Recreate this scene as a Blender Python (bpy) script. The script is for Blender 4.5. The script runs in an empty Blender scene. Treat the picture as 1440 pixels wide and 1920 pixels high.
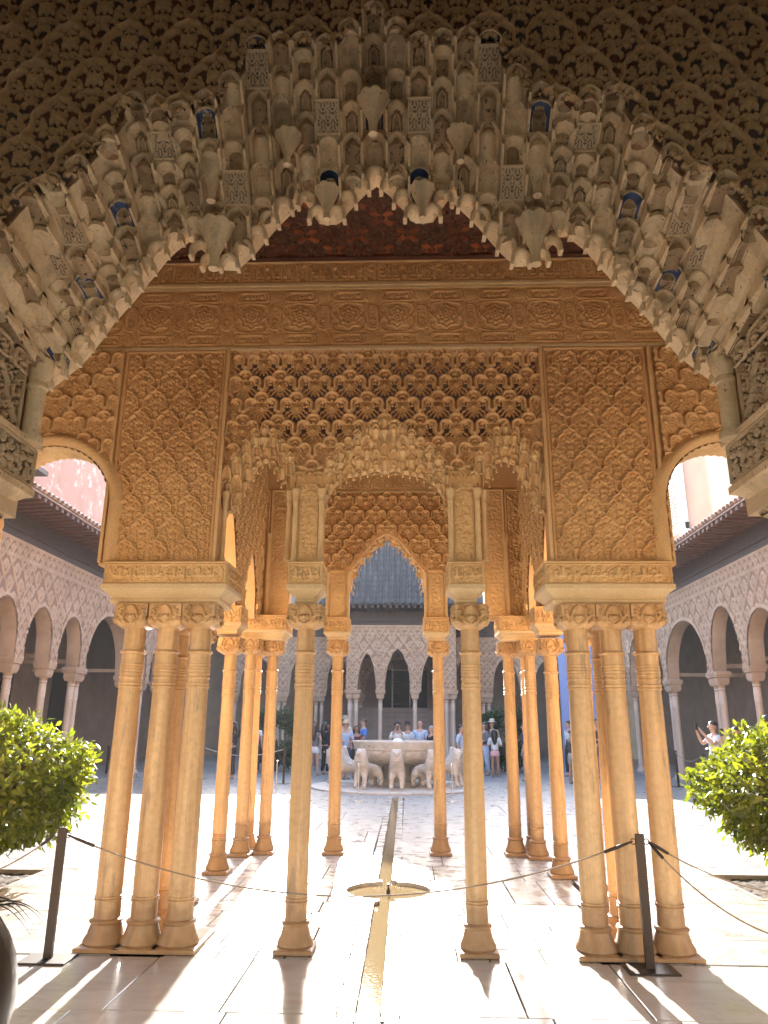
import bpy, bmesh, math, random
import numpy as np
from mathutils import Vector, Matrix, Euler
R = math.radians
rng = random.Random(7)
nrg = np.random.RandomState(11)
scene = bpy.context.scene
C = scene.collection

# ------------------------------------------------------------------ camera, light, exposure
PITCH, YAW, ROLL, FPX = 0.28277, 0.034226, 0.0065666, 1380.0
fw = Vector((-math.sin(YAW)*math.cos(PITCH), math.cos(YAW)*math.cos(PITCH), math.sin(PITCH)))
rt = Vector((math.cos(YAW), math.sin(YAW), 0)); up = rt.cross(fw)
rt2 = rt*math.cos(ROLL)+up*math.sin(ROLL); up2 = up*math.cos(ROLL)-rt*math.sin(ROLL)
cam_d = bpy.data.cameras.new('camera'); cam = bpy.data.objects.new('camera', cam_d); C.objects.link(cam)
M = Matrix((rt2, up2, -fw)).transposed().to_4x4(); M.translation = Vector((0, 0, 1.55))
cam.matrix_world = M
cam_d.sensor_fit = 'HORIZONTAL'; cam_d.sensor_width = 36; cam_d.lens = FPX/1440*36
cam_d.clip_start = 0.05; cam_d.clip_end = 500
scene.camera = cam

SUN_EL, SUN_AZ = R(22.5), R(3.5)          # elevation; azimuth left of +Y
w = bpy.data.worlds.new('World'); scene.world = w; w.use_nodes = True
nt = w.node_tree; nt.nodes.clear()
sky = nt.nodes.new('ShaderNodeTexSky'); sky.sky_type = 'NISHITA'; sky.sun_disc = False
sky.sun_elevation = SUN_EL; sky.sun_rotation = -SUN_AZ
bg = nt.nodes.new('ShaderNodeBackground'); bg.inputs[1].default_value = 0.15
out = nt.nodes.new('ShaderNodeOutputWorld')
nt.links.new(sky.outputs[0], bg.inputs[0]); nt.links.new(bg.outputs[0], out.inputs[0])
sl = bpy.data.lights.new('sun', 'SUN'); sl.energy = 3.2; sl.angle = R(0.5); sl.color = (1, 0.93, 0.82)
so = bpy.data.objects.new('sun', sl); C.objects.link(so)
sd = Vector((-math.sin(SUN_AZ)*math.cos(SUN_EL), math.cos(SUN_AZ)*math.cos(SUN_EL), math.sin(SUN_EL)))
so.rotation_euler = sd.to_track_quat('Z', 'Y').to_euler(); so.location = sd*60
vs = scene.view_settings; vs.view_transform = 'Standard'; vs.look = 'None'; vs.gamma = 1; vs.use_curve_mapping = False
vs.exposure = 3.2
scene.cycles.use_denoising = True
scene.cycles.max_bounces = 10; scene.cycles.diffuse_bounces = 8; scene.cycles.glossy_bounces = 3
scene.cycles.transmission_bounces = 4; scene.cycles.caustics_reflective = False; scene.cycles.caustics_refractive = False

# ------------------------------------------------------------------ materials
def new_mat(name):
    m = bpy.data.materials.new(name); m.use_nodes = True
    n = m.node_tree; n.nodes.clear()
    o = n.nodes.new('ShaderNodeOutputMaterial'); b = n.nodes.new('ShaderNodeBsdfPrincipled')
    n.links.new(b.outputs[0], o.inputs[0])
    return m, n, b
def N(n, t, **kw):
    x = n.nodes.new(t)
    for k, v in kw.items():
        if k.startswith('i_'): x.inputs[k[2:].replace('_', ' ')].default_value = v
        else: setattr(x, k, v)
    return x
def c4(c): return (c[0], c[1], c[2], 1)
def noise(n, vec, scale, detail=4, rough=.55, stretch=None):
    if stretch:
        mp = N(n, 'ShaderNodeMapping'); mp.inputs['Scale'].default_value = stretch
        n.links.new(vec, mp.inputs[0]); vec = mp.outputs[0]
    t = N(n, 'ShaderNodeTexNoise', i_Scale=scale, i_Detail=detail, i_Roughness=rough)
    n.links.new(vec, t.inputs['Vector']); return t.outputs['Fac']
def ramp(n, fac, stops):
    r = N(n, 'ShaderNodeValToRGB')
    e = r.color_ramp.elements
    while len(e) < len(stops): e.new(0.5)
    for x, (p, c) in zip(e, stops): x.position = p; x.color = c4(c) if not isinstance(c, float) else (c, c, c, 1)
    n.links.new(fac, r.inputs[0]); return r.outputs[0]
def mixc(n, fac, a, b, mode='MIX'):
    m = N(n, 'ShaderNodeMix', data_type='RGBA', blend_type=mode)
    for s, v in ((m.inputs[0], fac), (m.inputs[6], a), (m.inputs[7], b)):
        if isinstance(v, (int, float)): s.default_value = v
        elif isinstance(v, tuple): s.default_value = c4(v)
        else: n.links.new(v, s)
    return m.outputs[2]
def bump(n, b, fac, strength=.3, dist=.01):
    bp = N(n, 'ShaderNodeBump', i_Strength=strength, i_Distance=dist)
    n.links.new(fac, bp.inputs['Height']); n.links.new(bp.outputs[0], b.inputs['Normal'])
def stone(name, dark, light, scale=2.0, rough=.75, stretch=None, spots=None, bumpk=.25, fine=60, ground=None, tint=0.0, streak=None, grime=None):
    m, n, b = new_mat(name)
    pos = N(n, 'ShaderNodeNewGeometry').outputs['Position']
    f = noise(n, pos, scale, 6, .6, stretch)
    col = ramp(n, f, [(.3, dark), (.7, light)])
    f2 = noise(n, pos, fine, 3, .6)
    col = mixc(n, .35, col, ramp(n, f2, [(.3, tuple(x*.72 for x in light)), (.65, light)]), 'MULTIPLY') if False else mixc(n, ramp(n, f2, [(.42, .0), (.75, .35)]), col, tuple(x*.6 for x in dark))
    if spots:
        s = noise(n, pos, spots[1], 5, .65, spots[3] if len(spots) > 3 else None)
        col = mixc(n, ramp(n, s, [(spots[2], 0.0), (min(1, spots[2]+.06), 1.0)]), col, spots[0])
    if streak:
        s = noise(n, pos, 9, 5, .6, (1, 1, .06))
        col = mixc(n, ramp(n, s, [(.5, 0.0), (.75, .7)]), col, streak)
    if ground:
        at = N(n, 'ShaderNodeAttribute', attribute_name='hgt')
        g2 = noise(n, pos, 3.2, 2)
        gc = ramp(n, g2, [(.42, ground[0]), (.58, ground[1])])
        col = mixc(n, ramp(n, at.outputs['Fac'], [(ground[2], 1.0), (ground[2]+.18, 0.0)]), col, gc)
    if grime:
        sx_ = N(n, 'ShaderNodeSeparateXYZ'); n.links.new(pos, sx_.inputs[0])
        ad = N(n, 'ShaderNodeMath', operation='MULTIPLY_ADD'); n.links.new(noise(n, pos, 5, 5, .65), ad.inputs[0]); ad.inputs[1].default_value = -.55; n.links.new(sx_.outputs[2], ad.inputs[2])
        col = mixc(n, ramp(n, ad.outputs[0], [(0, .6), (.16, 0.0)]), col, grime)
    if tint:
        oi = N(n, 'ShaderNodeObjectInfo')
        col = mixc(n, 1.0, col, ramp(n, oi.outputs['Random'], [(0, (1-tint, 1-tint*1.05, 1-tint*1.15)), (1, (1, 1, 1))]), 'MULTIPLY')
    n.links.new(col, b.inputs['Base Color']); b.inputs['Roughness'].default_value = rough
    if bumpk: bump(n, b, f2, bumpk, .004)
    return m
def plain(name, col, rough=.6, metal=0.0):
    m, n, b = new_mat(name); b.inputs['Base Color'].default_value = c4(col)
    b.inputs['Roughness'].default_value = rough; b.inputs['Metallic'].default_value = metal
    return m

STUCCO = stone('ochre_stucco', (.62, .385, .195), (.81, .555, .305), 1.6, .85, spots=((.20, .115, .06), 5.5, .70))
STUCCO2 = stone('pale_stucco', (.66, .43, .22), (.81, .575, .32), 3.0, .85)
CREAM = stone('cream_moulding', (.62, .47, .28), (.74, .59, .38), 4, .7, bumpk=.1)
COLUMN = stone('amber_marble', (.58, .355, .175), (.80, .56, .315), 2.2, .42, stretch=(7, 7, .25), streak=(.38, .215, .10), spots=((.42, .30, .19), 2.6, .60, (4, 4, .5)), bumpk=.06, fine=25, grime=(.23, .125, .06), tint=.14)
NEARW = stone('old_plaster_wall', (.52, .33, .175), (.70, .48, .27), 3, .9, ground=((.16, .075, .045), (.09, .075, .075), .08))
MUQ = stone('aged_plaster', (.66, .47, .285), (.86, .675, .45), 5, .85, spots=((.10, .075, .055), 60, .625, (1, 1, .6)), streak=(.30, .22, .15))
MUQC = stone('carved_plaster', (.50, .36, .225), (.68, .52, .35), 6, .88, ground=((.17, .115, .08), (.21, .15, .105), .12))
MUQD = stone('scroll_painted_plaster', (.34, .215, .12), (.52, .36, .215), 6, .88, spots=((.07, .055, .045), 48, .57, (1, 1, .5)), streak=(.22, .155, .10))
BLUE = stone('worn_blue_paint', (.045, .07, .16), (.075, .11, .24), 9, .8, spots=((.45, .37, .28), 14, .58))
ARCMUQ = stone('golden_plaster', (.66, .45, .24), (.84, .635, .375), 6, .82, streak=(.42, .27, .13))
WOODC = stone('carved_dark_cedar', (.05, .018, .010), (.12, .042, .02), 8, .6, bumpk=.2, ground=((.30, .085, .028), (.13, .04, .018), .10))
WOODD = stone('weathered_eave_wood', (.035, .022, .018), (.075, .045, .034), 6, .75, stretch=(1, 1, 4))
WOODR = stone('red_brown_rafter_wood', (.07, .028, .018), (.14, .055, .035), 6, .7)
PINKST = stone('pink_grey_stucco', (.36, .23, .15), (.49, .335, .225), 2.2, .88)
PINKC = stone('carved_pink_stucco', (.37, .24, .155), (.51, .35, .235), 2.2, .88, ground=((.25, .145, .09), (.285, .17, .11), .10))  # recess colour darkened by relief height, standing in for shade between the ribs
PINKCOL = stone('pale_marble_shaft', (.46, .34, .265), (.62, .49, .39), 3, .5, stretch=(4, 4, .4))
PINKW = stone('pink_limewash', (.36, .175, .13), (.46, .25, .19), 1.4, .9, spots=((.52, .37, .31), 2.4, .55))
SALMON = stone('salmon_render', (.44, .235, .155), (.50, .28, .19), 1.2, .9)
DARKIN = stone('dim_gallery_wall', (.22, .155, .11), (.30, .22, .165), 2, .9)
ROOM = stone('hall_plaster', (.62, .45, .28), (.70, .53, .35), 2, .9)
TILE = stone('grey_brown_roof_tile', (.045, .041, .04), (.12, .105, .10), 9, .8, tint=.45, spots=((.22, .20, .16), 14, .62))
TILER = stone('rose_roof_tile', (.38, .24, .18), (.58, .42, .34), 9, .8, tint=.3)
SOIL = stone('planter_soil', (.03, .02, .014), (.09, .06, .04), 20, .95, bumpk=1)
FOUNT = stone('old_fountain_marble', (.45, .36, .28), (.66, .57, .47), 6, .65, spots=((.40, .24, .15), 5, .62), fine=40)
METAL = plain('dark_bronze_metal', (.045, .035, .032), .42, .6)
CHROME = plain('bright_steel', (.7, .7, .7), .25, 1.0)
ROPEM = stone('twisted_rope', (.22, .165, .12), (.38, .30, .235), 60, .8)
WHITEF = plain('white_painted_frame', (.8, .78, .74), .5)
BARK = stone('orange_bark', (.06, .04, .03), (.13, .09, .065), 12, .9)
BLUEBOARD = plain('blue_hoarding', (.20, .27, .50), .6)
BLACKIN = plain('painted_doorway_dark', (.012, .011, .011), .8)  # near-black panel colour stands in for the darkness inside doorways
GREYBOARD = stone('grey_brown_boarding', (.20, .15, .125), (.27, .21, .18), 3, .8)

def marble(name, base, vein, rough, tint):
    m, n, b = new_mat(name)
    tc = N(n, 'ShaderNodeNewGeometry').outputs['Position']
    oi = N(n, 'ShaderNodeObjectInfo')
    add = N(n, 'ShaderNodeVectorMath', operation='MULTIPLY_ADD'); n.links.new(oi.outputs['Random'], add.inputs[0])
    add.inputs[1].default_value = (13, 7, 5); n.links.new(tc, add.inputs[2])
    f = noise(n, add.outputs[0], 1.6, 8, .65, (.5, 2.6, 1))
    col = ramp(n, f, [(.34, vein), (.48, base), (.62, tuple(x*.93 for x in base)), (.72, base)])
    g = noise(n, add.outputs[0], 7, 5, .6)
    col = mixc(n, ramp(n, g, [(.55, 0.0), (.8, .45)]), col, tuple(x*.72 for x in vein))
    col = mixc(n, 1.0, col, ramp(n, oi.outputs['Random'], [(0, (1-tint, 1-tint*1.2, 1-tint*1.5)), (.6, (1, 1, 1)), (1, (1, .97, .93))]), 'MULTIPLY')
    st = noise(n, tc, 1.1, 7, .68)
    col = mixc(n, ramp(n, st, [(.56, 0.0), (.72, .55)]), col, tuple(x*.62 for x in vein))
    n.links.new(col, b.inputs['Base Color'])
    h = noise(n, tc, 5, 5, .6)
    rr = ramp(n, h, [(.35, rough*.7), (.7, rough*1.6)])
    n.links.new(rr, b.inputs['Roughness'])
    bump(n, b, noise(n, tc, 9, 4, .6), .12, .004); b.inputs['Specular IOR Level'].default_value = .34
    return m
SLAB = marble('polished_white_marble', (.48, .472, .46), (.385, .375, .36), .16, .10)
SLABO = marble('worn_white_marble', (.44, .42, .385), (.32, .295, .26), .27, .18)
COURT = marble('court_marble', (.305, .295, .28), (.245, .235, .22), .33, .10)
GROUT = stone('slab_joint', (.08, .066, .052), (.15, .125, .10), 10, .95)

m, n, b = new_mat('rippled_water'); WATER = m
b.inputs['Base Color'].default_value = (.22, .165, .085, 1); b.inputs['Roughness'].default_value = .03
b.inputs['IOR'].default_value = 1.33
pos = N(n, 'ShaderNodeNewGeometry').outputs['Position']
bump(n, b, noise(n, pos, 30, 3, .6), .07, .02)
def leafmat(name, dark, light, trans):
    m, n, b = new_mat(name)
    oi = N(n, 'ShaderNodeAttribute', attribute_name='tone')
    col = ramp(n, oi.outputs['Fac'], [(0, dark), (1, light)])
    n.links.new(col, b.inputs['Base Color']); b.inputs['Roughness'].default_value = .42
    t = N(n, 'ShaderNodeBsdfTranslucent'); n.links.new(mixc(n, 1.0, col, trans, 'MULTIPLY'), t.inputs[0])
    mx = N(n, 'ShaderNodeMixShader'); mx.inputs[0].default_value = .45
    n.links.new(b.outputs[0], mx.inputs[1]); n.links.new(t.outputs[0], mx.inputs[2])
    n.links.new(mx.outputs[0], n.nodes['Material Output'].inputs[0])
    return m
LEAF = leafmat('orange_tree_leaf', (.045, .07, .010), (.165, .19, .022), (2.1, 2.0, .8))
LEAFD = leafmat('dark_hedge_leaf', (.018, .035, .010), (.05, .085, .022), (1.3, 1.4, .8))

# ------------------------------------------------------------------ object helpers
def world(o):
    m_ = o.matrix_basis.copy()
    return world(o.parent) @ o.matrix_parent_inverse @ m_ if o.parent else m_
def link(o, parent=None):
    C.objects.link(o)
    if parent is not None:
        o.parent = parent; o.matrix_parent_inverse = world(parent).inverted()
    return o
def thing(name, label, cat, loc=(0, 0, 0), group=None, kind=None):
    o = bpy.data.objects.new(name, None); C.objects.link(o); o.location = loc; o.empty_display_size = .1
    tag(o, label, cat, group, kind); return o
def tag(o, label=None, cat=None, group=None, kind=None):
    if label: o['label'] = label
    if cat: o['category'] = cat
    if group: o['group'] = group
    if kind: o['kind'] = kind
    return o
class MB:
    def __init__(s): s.v = []; s.f = []; s.mi = []
    def add(s, v, f, mi=0):
        k = len(s.v); s.v += [tuple(p) for p in v]; s.f += [tuple(i+k for i in q) for q in f]; s.mi += [mi]*len(f); return s
    def box(s, x0, x1, y0, y1, z0, z1, mi=0):
        return s.add([(x0, y0, z0), (x1, y0, z0), (x1, y1, z0), (x0, y1, z0), (x0, y0, z1), (x1, y0, z1), (x1, y1, z1), (x0, y1, z1)],
                     [(3, 2, 1, 0), (4, 5, 6, 7), (0, 1, 5, 4), (1, 2, 6, 5), (2, 3, 7, 6), (3, 0, 4, 7)], mi)
    def lathe(s, prof, seg=24, cx=0, cy=0, mi=0, cap=True, flute=None):
        v = []; f = []
        for (r, z) in prof:
            for i in range(seg):
                a = 2*math.pi*i/seg; v.append((cx+r*math.cos(a), cy+r*math.sin(a), z))
        for j in range(len(prof)-1):
            for i in range(seg):
                i2 = (i+1) % seg; f.append((j*seg+i, j*seg+i2, (j+1)*seg+i2, (j+1)*seg+i))
        if cap:
            f.append(tuple(range(seg-1, -1, -1))); f.append(tuple((len(prof)-1)*seg+i for i in range(seg)))
        return s.add(v, f, mi)
    def tube(s, pts, r, seg=8, mi=0, radii=None):
        pts = [Vector(p) for p in pts]; v = []; f = []
        for i, p in enumerate(pts):
            d = (pts[min(i+1, len(pts)-1)]-pts[max(i-1, 0)]).normalized()
            a = d.orthogonal().normalized() if abs(d.z) > .95 else d.cross(Vector((0, 0, 1))).normalized()
            b2 = d.cross(a); rr = radii[i] if radii else r
            for k in range(seg):
                t = 2*math.pi*k/seg; v.append(p+a*math.cos(t)*rr+b2*math.sin(t)*rr)
        for i in range(len(pts)-1):
            for k in range(seg):
                k2 = (k+1) % seg; f.append((i*seg+k, i*seg+k2, (i+1)*seg+k2, (i+1)*seg+k))
        f.append(tuple(range(seg-1, -1, -1))); f.append(tuple((len(pts)-1)*seg+k for k in range(seg)))
        return s.add(v, f, mi)
    def mold(s, x0, x1, y0, y1, prof, mi=0, cap=True):
        v = []; f = []
        for (o, z) in prof: v += [(x0-o, y0-o, z), (x1+o, y0-o, z), (x1+o, y1+o, z), (x0-o, y1+o, z)]
        for j in range(len(prof)-1):
            for i in range(4):
                i2 = (i+1) % 4; f.append((j*4+i, j*4+i2, (j+1)*4+i2, (j+1)*4+i))
        if cap:
            f.append((3, 2, 1, 0)); k = (len(prof)-1)*4; f.append((k, k+1, k+2, k+3))
        return s.add(v, f, mi)
    def strips(s, xs, lo, hi, y0, y1, mi=0):
        # one closed slab whose lower edge follows lo(x) and upper edge hi(x)
        n_ = len(xs); v = []
        for x in xs: v += [(x, y0, lo(x)), (x, y0, hi(x)), (x, y1, lo(x)), (x, y1, hi(x))]
        f = []
        for i in range(n_-1):
            a = 4*i; c = a+4
            f += [(a, c, c+1, a+1), (a+2, a+3, c+3, c+2), (a, a+2, c+2, c), (a+1, c+1, c+3, a+3)]
        f += [(0, 1, 3, 2), (4*n_-4, 4*n_-2, 4*n_-1, 4*n_-3)]
        return s.add(v, f, mi)
    def mesh(s, name, mats, smooth=None):
        m_ = bpy.data.meshes.new(name); m_.from_pydata(s.v, [], s.f)
        for x in (mats if isinstance(mats, (list, tuple)) else [mats]): m_.materials.append(x)
        if any(s.mi): m_.polygons.foreach_set('material_index', s.mi)
        if smooth is not None:
            m_.polygons.foreach_set('use_smooth', [True]*len(m_.polygons)); m_.set_sharp_from_angle(angle=R(smooth))
        m_.update(); return m_
    def obj(s, name, mats, parent=None, smooth=None):
        return link(bpy.data.objects.new(name, s.mesh(name, mats, smooth)), parent)
def put(name, mesh, parent, loc=(0, 0, 0), rot=(0, 0, 0), sc=(1, 1, 1)):  # world placement
    o = bpy.data.objects.new(name, mesh); o.location = loc; o.rotation_euler = rot; o.scale = sc
    return link(o, parent)
def local(name, mesh, parent):                      # child in its parent's own coordinates
    o = bpy.data.objects.new(name, mesh); C.objects.link(o); o.parent = parent; return o
def copy_tree(o, parent=None):
    c = o.copy(); C.objects.link(c)
    if parent is not None: c.parent = parent
    for ch in o.children: copy_tree(ch, c)
    return c

def grid_mesh(name, P, keep, mat, hgt=None):
    nz, nx = P.shape[:2]
    idx = np.arange(nz*nx).reshape(nz, nx)
    q = np.stack([idx[:-1, :-1], idx[:-1, 1:], idx[1:, 1:], idx[1:, :-1]], -1)[keep]
    used = np.unique(q); mp = np.full(nz*nx, -1, np.int64); mp[used] = np.arange(len(used))
    q = mp[q]; V = P.reshape(-1, 3)[used].astype(np.float32)
    m_ = bpy.data.meshes.new(name)
    m_.vertices.add(len(V)); m_.vertices.foreach_set('co', V.ravel())
    m_.loops.add(q.size); m_.loops.foreach_set('vertex_index', q.ravel().astype(np.int32))
    m_.polygons.add(len(q)); m_.polygons.foreach_set('loop_start', np.arange(0, q.size, 4, dtype=np.int32))
    m_.update(calc_edges=True)
    m_.polygons.foreach_set('use_smooth', np.ones(len(q), bool))
    if hgt is not None:
        a = m_.attributes.new('hgt', 'FLOAT', 'POINT'); a.data.foreach_set('value', hgt.ravel()[used].astype(np.float32))
    m_.materials.append(mat); m_.update()
    return m_
def relief(name, parent, mat, o, u, v, nrm, U, V, res, hf, mask=None, hole=None, hmax=None):
    """carved panel: U=(u0,u1) V=(v0,v1) in metres along u,v from o; hf(Ug,Vg) gives carving height"""
    nu = max(2, int(round((U[1]-U[0])/res))+1); nv = max(2, int(round((V[1]-V[0])/res))+1)
    ug, vg = np.meshgrid(np.linspace(U[0], U[1], nu), np.linspace(V[0], V[1], nv))
    h = hf(ug, vg)
    P = np.array(o)[None, None]+ug[..., None]*np.array(u)+vg[..., None]*np.array(v)+h[..., None]*np.array(nrm)
    k = np.ones((nv-1, nu-1), bool)
    if mask is not None:
        mk = mask(ug, vg); k &= mk[:-1, :-1] & mk[1:, :-1] & mk[:-1, 1:] & mk[1:, 1:]
    if hole is not None:
        k &= np.maximum.reduce([h[:-1, :-1], h[1:, :-1], h[:-1, 1:], h[1:, 1:]]) > hole
    me = grid_mesh(name, P, k, mat, h/(hmax or max(h.max(), 1e-4)))
    return link(bpy.data.objects.new(name, me), parent)
XZ = dict(u=(1, 0, 0), v=(0, 0, 1), nrm=(0, -1, 0))

# ------------------------------------------------------------------ carved-pattern tiles (height maps drawn from strokes)
def catmull(P, k=5):
    P = np.array(P, float); Q = np.vstack([2*P[0]-P[1], P, 2*P[-1]-P[-2]]); out_ = []
    for i in range(1, len(Q)-2):
        for t in np.linspace(0, 1, k, endpoint=False):
            out_.append(.5*((2*Q[i])+(-Q[i-1]+Q[i+1])*t+(2*Q[i-1]-5*Q[i]+4*Q[i+1]-Q[i+2])*t*t+(-Q[i-1]+3*Q[i]-3*Q[i+1]+Q[i+2])*t**3))
    out_.append(P[-1]); return np.array(out_)
class Tile:
    def __init__(s, w, h, res, units=((0, 0),), mirror=True, scale=1.0):
        s.w, s.h = w, h; s.nx, s.ny = int(round(w/res)), int(round(h/res)); s.dx, s.dz = w/s.nx, h/s.ny
        s.H = np.zeros((s.ny, s.nx)); s.units = units; s.mirror = mirror; s.k = scale; s.lk = 1.0
    def _each(s, P, r, fn, mir):
        P = np.array(P, float)*s.k
        for ox, oz in s.units:
            for sg in ((1, -1) if (mir and s.mirror) else (1,)):
                Q = P*np.array([sg, 1])+np.array([ox, oz])
                i0, i1 = int(math.floor((Q[:, 0].min()-r)/s.dx)), int(math.ceil((Q[:, 0].max()+r)/s.dx))+1
                j0, j1 = int(math.floor((Q[:, 1].min()-r)/s.dz)), int(math.ceil((Q[:, 1].max()+r)/s.dz))+1
                ii, jj = np.meshgrid(np.arange(i0, i1), np.arange(j0, j1))
                val = fn(ii*s.dx, jj*s.dz, Q, sg)
                np.maximum.at(s.H, (jj.ravel() % s.ny, ii.ravel() % s.nx), val.ravel())
    def stroke(s, pts, wd, h, flat=False, smooth=True, mir=True, taper=False):
        P = catmull(pts) if smooth and len(pts) > 2 else np.array(pts, float); wd = wd*s.k
        def fn(X, Z, Q, sg):
            best = np.full(X.shape, 9.0)
            nseg = len(Q)-1
            for i in range(nseg):
                a, b_ = Q[i], Q[i+1]; ab = b_-a; L = (ab**2).sum()+1e-12
                t = np.clip(((X-a[0])*ab[0]+(Z-a[1])*ab[1])/L, 0, 1)
                d = np.hypot(X-a[0]-t*ab[0], Z-a[1]-t*ab[1])
                if taper: d = d/(1-.7*(i+t)/nseg)
                best = np.minimum(best, d)
            q = np.clip(1-best/wd, 0, 1)
            return h*np.clip(q*2.6, 0, 1)*(1 if flat else (.8+.2*q)) if flat else h*np.sqrt(1-(1-q)**2)
        s._each(P, wd, fn, mir)
    def leaf(s, c, ang, L, wd, h, mir=True, groove=True):
        L0, w0 = L*s.k, wd*s.k*s.lk
        def fn(X, Z, Q, sg):
            a = ang if sg > 0 else 180-ang
            ca, sa = math.cos(R(a)), math.sin(R(a)); dx, dz = X-Q[0, 0], Z-Q[0, 1]
            uu = (dx*ca+dz*sa)/L0; vv = (-dx*sa+dz*ca)
            wv = w0*np.sin(np.pi*np.clip(uu, 0.001, .999)**.75)+1e-6
            q = 1-np.abs(vv)/wv
            val = h*np.clip(q*2.4, 0, 1)*((uu > 0) & (uu < 1))
            if groove: val = val*(.62+.38*np.clip(np.abs(vv)/(wv*.35), 0, 1))
            return np.where(q > 0, val, 0)
        s._each([c], L0, fn, mir)
    def disc(s, c, r, h, rings=0, pet=0, mir=True):
        r0 = r*s.k
        def fn(X, Z, Q, sg):
            d = np.hypot(X-Q[0, 0], Z-Q[0, 1])/r0; a = np.arctan2(Z-Q[0, 1], X-Q[0, 0])
            v = h*np.sqrt(np.clip(1-d**6, 0, 1))
            if rings: v = v*(.78+.22*np.cos(d*rings*2*np.pi))
            if pet: v = v*np.where((d > .25) & (d < .8), .72+.28*np.cos(a*pet+d*6), 1)
            return np.where(d < 1, v, 0)
        s._each([c], r0, fn, mir)
    def spiral(s, c, r, turns, a0, wd, h, mir=True):
        P = [(c[0]+r*(1-t*.85)*math.cos(R(a0)+t*turns*6.283), c[1]+r*(1-t*.85)*math.sin(R(a0)+t*turns*6.283)) for t in np.linspace(0, 1, 14)]
        s.stroke(P, wd, h, smooth=False, mir=mir)
    def __call__(s, U, V):
        fu = (U/s.dx); fv = (V/s.dz); i = np.floor(fu).astype(int); j = np.floor(fv).astype(int); a = fu-i; b_ = fv-j
        g = lambda jj, ii: s.H[jj % s.ny, ii % s.nx]
        return (g(j, i)*(1-a)+g(j, i+1)*a)*(1-b_)+(g(j+1, i)*(1-a)+g(j+1, i+1)*a)*b_

def arabesque(pitch, res, hk=1.0, seed=1, bw=.0088):
    k = pitch/.25; per = .385*k
    T = Tile(pitch, per, res, ((0, 0), (pitch/2, per/2)), True, k); T.lk = 1.42; h = .024*hk
    T.stroke([(0, .104), (.01, .09), (.026, .081), (.044, .074), (.056, .062), (.058, .046), (.07, .036), (.088, .022), (.099, .002), (.098, -.03), (.104, -.06), (.125, -.0885)], bw, h*1.22, flat=True)
    T.spiral((.067, .058), .0135, 1.3, 200, .0042, h)
    T.spiral((.044, .05), .011, 1.2, 20, .0038, h*.9)
    for a in (90, 30, -30, -90): T.leaf((0, .004), a, .042, .0088, h*.85, mir=a not in (90, -90))
    T.disc((0, .004), .0075, h)
    T.disc((0, .068), .008, h*.85); T.leaf((.004, .052), 48, .024, .0052, h*.7)
    T.leaf((0, -.052), -90, .036, .0095, h*.85, mir=False); T.leaf((.004, -.052), -48, .036, .0072, h*.75); T.leaf((.005, -.05), -8, .03, .006, h*.7)
    T.disc((0, -.108), .0085, h*.85); T.leaf((.01, -.106), 42, .026, .006, h*.75); T.leaf((.01, -.11), -30, .028, .006, h*.75)
    T.spiral((.06, -.028), .0145, 1.5, 90, .0036, h*.8); T.spiral((.05, -.075), .012, 1.4, -60, .0034, h*.75)
    T.leaf((.072, .004), -150, .024, .0055, h*.7); T.leaf((.082, -.006), -100, .024, .0055, h*.7)
    T.leaf((.09, -.055), 170, .026, .0062, h*.75); T.leaf((.112, -.05), 80, .026, .0058, h*.7)
    T.spiral((.112, .012), .011, 1.3, 10, .0034, h*.75); T.leaf((.1, .05), 100, .03, .0062, h*.7); T.leaf((.09, .06), 60, .026, .0055, h*.7); T.spiral((.03, .105), .012, 1.3, 160, .0034, h*.7)
    r = random.Random(seed); T.lk = 1.0
    for _ in range(44):
        c = (r.uniform(.004, .12), r.uniform(-.1, .1))
        if r.random() < .35: T.spiral(c, .009, 1.2, r.uniform(0, 360), .003, h*.5)
        else: T.leaf(c, r.uniform(0, 360), r.uniform(.014, .026), .005, h*.55)
    return T
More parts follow.
